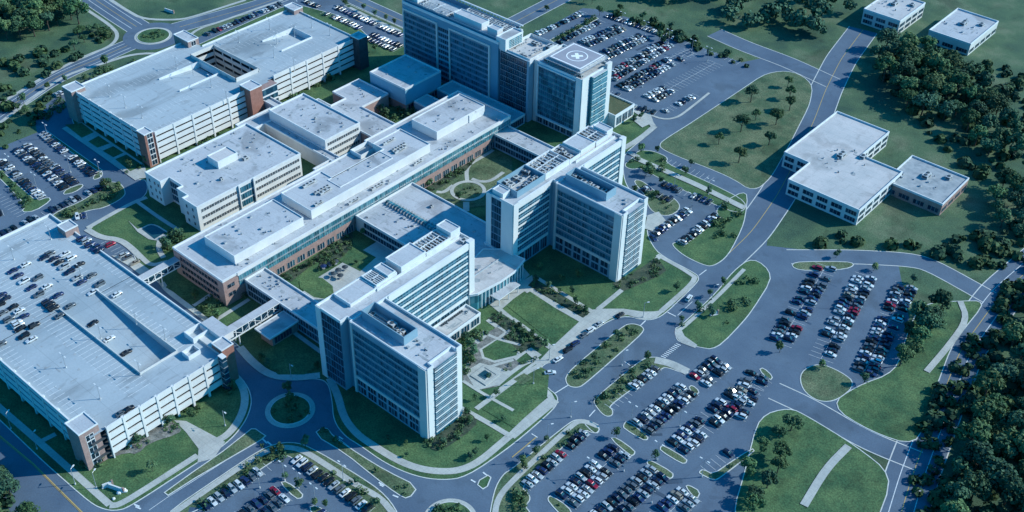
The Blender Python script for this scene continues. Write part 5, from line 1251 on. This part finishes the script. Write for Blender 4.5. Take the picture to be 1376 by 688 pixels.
for (c, r, x, y) in ROOFC:
    z = 15.02
    p = Q(c, r, f'{x},{y}', 15)[0]
    if SX0 < p.x < SX1 and Y1 < p.y < Y2: z = 15-3.4*(p.x-SX0)/(SX1-SX0)-.1; p = Q(c, r, f'{x},{y}', z)[0]
    pale = (x, y) in ((140,50),(255,168),(130,140),(385,15),(345,62),(415,120),(500,200),(90,365),(105,300),(170,455),(590,450),(630,210),(100,378),(465,612),(350,682))
    addcar(p.x, p.y, z+.01, rc.choice((0, math.pi))+rc.uniform(-.03, .03), 'near garage roof', rc.choice(['white', 'white', 'silver']) if pale else rc.choice(['black', 'navy', 'dark blue', 'grey', 'black']), None)
for s in ('650,500 1150,330', '250,640 450,600'):
    pass
mk2 = ln.build('parking_lines'); mk2['kind'] = 'structure'

vis = []
for c in cars:
    px, py, dd = campx((c['x'], c['y'], c['z'])); c['px'] = px; c['dd'] = dd
    if -12 < px < 1388 and -12 < py < 702: vis.append(c)
vis.sort(key=lambda c: c['dd'])
near, far = vis[:300], vis[300:]
groups = {}
for c in vis: groups.setdefault(c['d'], []).append(c)
for d, L in groups.items():
    L.sort(key=lambda c: c['px'])
    for k, c in enumerate(L): c['k'] = k
for c in near:
    me, ge, _ = CM[(c['c'], c['s'])]
    o = inst(me, 'parked_car', None, (c['x'], c['y'], c['z']), c['rz'])
    n = len(groups[c['d']]); kind = 'SUV' if c['s'] else 'sedan'
    lab = f"{c['c']} {kind}, {ordw(c['k'])} from left, {c['d']}" if n > 1 else f"{c['c']} {kind} alone in the {c['d']}"
    tag(o, lab, 'car', 'cars parked around the hospital')
    inst(ge, 'window_glass', o)
fm = MB()
for c in far:
    _, _, (b, g_) = CM[(c['c'], c['s'])]
    cs, sn = math.cos(c['rz']), math.sin(c['rz'])
    for q in (b, g_):
        i = len(fm.v); fm.v += [(x*cs-y*sn+c['x'], x*sn+y*cs+c['y'], z+c['z']) for x, y, z in q.v]
        fm.f += [tuple(i+j for j in f) for f in q.f]; mp = [fm.mi(k) for k in q.ms]; fm.m += [mp[k] for k in q.m]
o = fm.build('distant_cars'); tag(o, 'the many cars parked in the farther car parks', 'cars', kind='stuff')
print('cars', len(near), len(far))

# ------------------------------------------------------------------ lamps, signs
def lamps(pts, phrase, group, h=8, arms=2, z=.1, rz=0):
    pts = sorted(pts, key=lambda p: campx(p)[0])
    for k, p in enumerate(pts): lamp_pole((p.x, p.y, p.z if p.z > 1 else z), h, f'{"twin" if arms == 2 else "single"} arm light pole {phrase}, {ordw(k)} from left', group, arms, rz)
lamps(Q(0, 2, '735,370 890,450 545,445 755,640 355,600 440,120 75,20', 15)+Q(0, 3, '540,80', 15)+Q(0, 1, '275,600', 15), 'on the near garage roof', 'near garage roof lights', 6.5)
lamps(Q(0, 0, '950,370 1040,405 1137,470 590,520 675,580 765,635 1285,230 1222,555', 16.2)+Q(1, 0, '75,160 112,235 208,200 300,150 398,190 98,310 207,380 214,60', 16.2), 'on the far garage roof', 'far garage roof lights', 7)
lamps(Q(1, 3, '-165,225')+Q(1, 2, '190,660 760,600')[:1], 'by the shaded roundabout', 'roundabout lamps', 8, 1)
lamps(Q(2, 3, '115,0 315,180 65,420 190,300')+Q(2, 2, '200,560 705,330 590,590 1075,235'), 'along the boulevard', 'boulevard lamps', 8, 1, rz=1)
lamps(Q(2, 3, '640,200 780,410 900,230 600,470 420,500 750,640 1020,500'), 'in the lower right car park', 'lower right car park lamps', 9)
lamps(Q(1, 3, '155,520 230,560 320,640 20,560 470,520'), 'in the bottom car park', 'bottom car park lamps', 9)
lamps(Q(2, 0, '590,140 715,190 840,235 965,290 620,400 770,330 540,280 1050,330 700,470'), 'in the upper right car park', 'upper right car park lamps', 9)
lamps(Q(0, 1, '260,60 380,240 200,330 540,260 60,230'), 'in the west car park', 'west car park lamps', 9)
lamps(Q(0, 3, '520,560')+Q(0, 3, '200,350 60,240 405,540'), 'beside the lower left road', 'lower left road lamps', 8, 1, rz=2)
lamps(Q(2, 1, '1055,360 960,440 870,330'), 'in the east car park', 'east car park lamps', 9)
def monument(p, rz, lab, w_=4.2):
    o = thing('monument_sign', lab, 'sign', (p.x, p.y, .12)); o.rotation_euler.z = rz
    for nm, q, mt in (('plinth', (-w_/2-.3, -.5, 0, w_/2+.3, .5, .3), 'precast'), ('sign_panel', (-w_/2, -.25, .3, w_/2, .25, 1.8), 'precast_white'), ('side_post', (w_/2, -.35, .3, w_/2+.6, .35, 2.3), 'brick')):
        b = MB(); b.box(*q, mt); ob = bpy.data.objects.new(nm, b.mesh(nm)); COL.objects.link(ob); ob.parent = o
monument(Q(0, 3, '625,568')[0], rad(20), 'long low white sign wall on the corner lawn below the near garage', 6)
monument(Q(0, 3, '578,552')[0], rad(70), 'short white sign wall standing left of the longer one on the corner lawn', 3.2)
monument(Q(0, 0, '910,66')[0], rad(10), 'pale blue roadside sign on the field beyond the upper roundabout', 7)
monument(Q(2, 2, '1085,318')[0], rad(60), 'small white sign on the lawn past the boulevard', 3)
# boulders beside the corner sign
for k, (x, y) in enumerate(((640, 588), (655, 580), (668, 576), (678, 578), (612, 620))):
    p = Q(0, 3, f'{x},{y}')[0]; r = random.Random(k); b = MB(); R = r.uniform(.5, .9); n_ = 7
    for a_, (z0, z1, s0, s1) in enumerate(((0, .5, 1, 1.05), (.5, .9, 1.05, .55))):
        for j in range(n_):
            f = lambda j_, s_: (R*s_*math.cos(6.283*j_/n_)*(1+.2*math.sin(j_*3+k)), R*s_*math.sin(6.283*j_/n_))
            b.face([(*f(j, s0), z0*R*1.3), (*f((j+1) % n_, s0), z0*R*1.3), (*f((j+1) % n_, s1), z1*R*1.3), (*f(j, s1), z1*R*1.3)], 'precast_white')
    b.face([(*f(j, .55), .9*R*1.3) for j in range(n_)], 'precast_white')
    o = bpy.data.objects.new('boulder', b.mesh('boulder')); COL.objects.link(o); o.location = (p.x, p.y, .12)
    tag(o, f'pale boulder by the corner sign wall, {ordw(k)} along', 'rock', 'boulders by the corner sign')
# courtyard and garden furniture
for k, (x, y) in enumerate(((365, 75), (400, 60), (430, 50), (445, 95), (480, 80), (420, 115), (455, 125))):
    p = Q(1, 2, f'{x},{y}')[0]; o = thing('parasol_table', f'dark parasol over round table in the near court, {["first","second","third","fourth","fifth","sixth","seventh"][sorted([365,400,430,445,480,420,455]).index(x)]} from left', 'table', (p.x, p.y, .2), 'parasol tables in the near court')
    for nm, f in (('tabletop', lambda b: b.tube((0, 0, .7), (0, 0, .76), .7, .7, 'steel', 16)), ('pole', lambda b: b.tube((0, 0, 0), (0, 0, 2.6), .04, .04, 'steel', 6)), ('canopy', lambda b: b.tube((0, 0, 2.1), (0, 0, 2.7), 1.5, .05, 'dark_steel' if k else 'carpaint_dark_blue', 8, False))):
        b = MB(); f(b); ob = bpy.data.objects.new(nm, b.mesh(nm)); COL.objects.link(ob); ob.parent = o
o = thing('fountain', 'stepped pale stone basin with small blue pool in the corner garden', 'fountain', W('652,505')[0])
p = o.location
b = MB(); b.ring(RT(p.x-4.2, p.y-4.2, p.x+4.2, p.y+4.2), 1.1, .1, .6, 'concrete_path'); b.build('basin', o); b = MB(); b.box(p.x-3.1, p.y-3.1, .1, p.x+3.1, p.y+3.1, .4, 'concrete_path'); b.build('water', o)
b = MB(); b.box(p.x-1.9, p.y-1.9, .4, p.x+1.9, p.y+1.9, .75, 'precast', 'water'); b.build('pedestal', o)
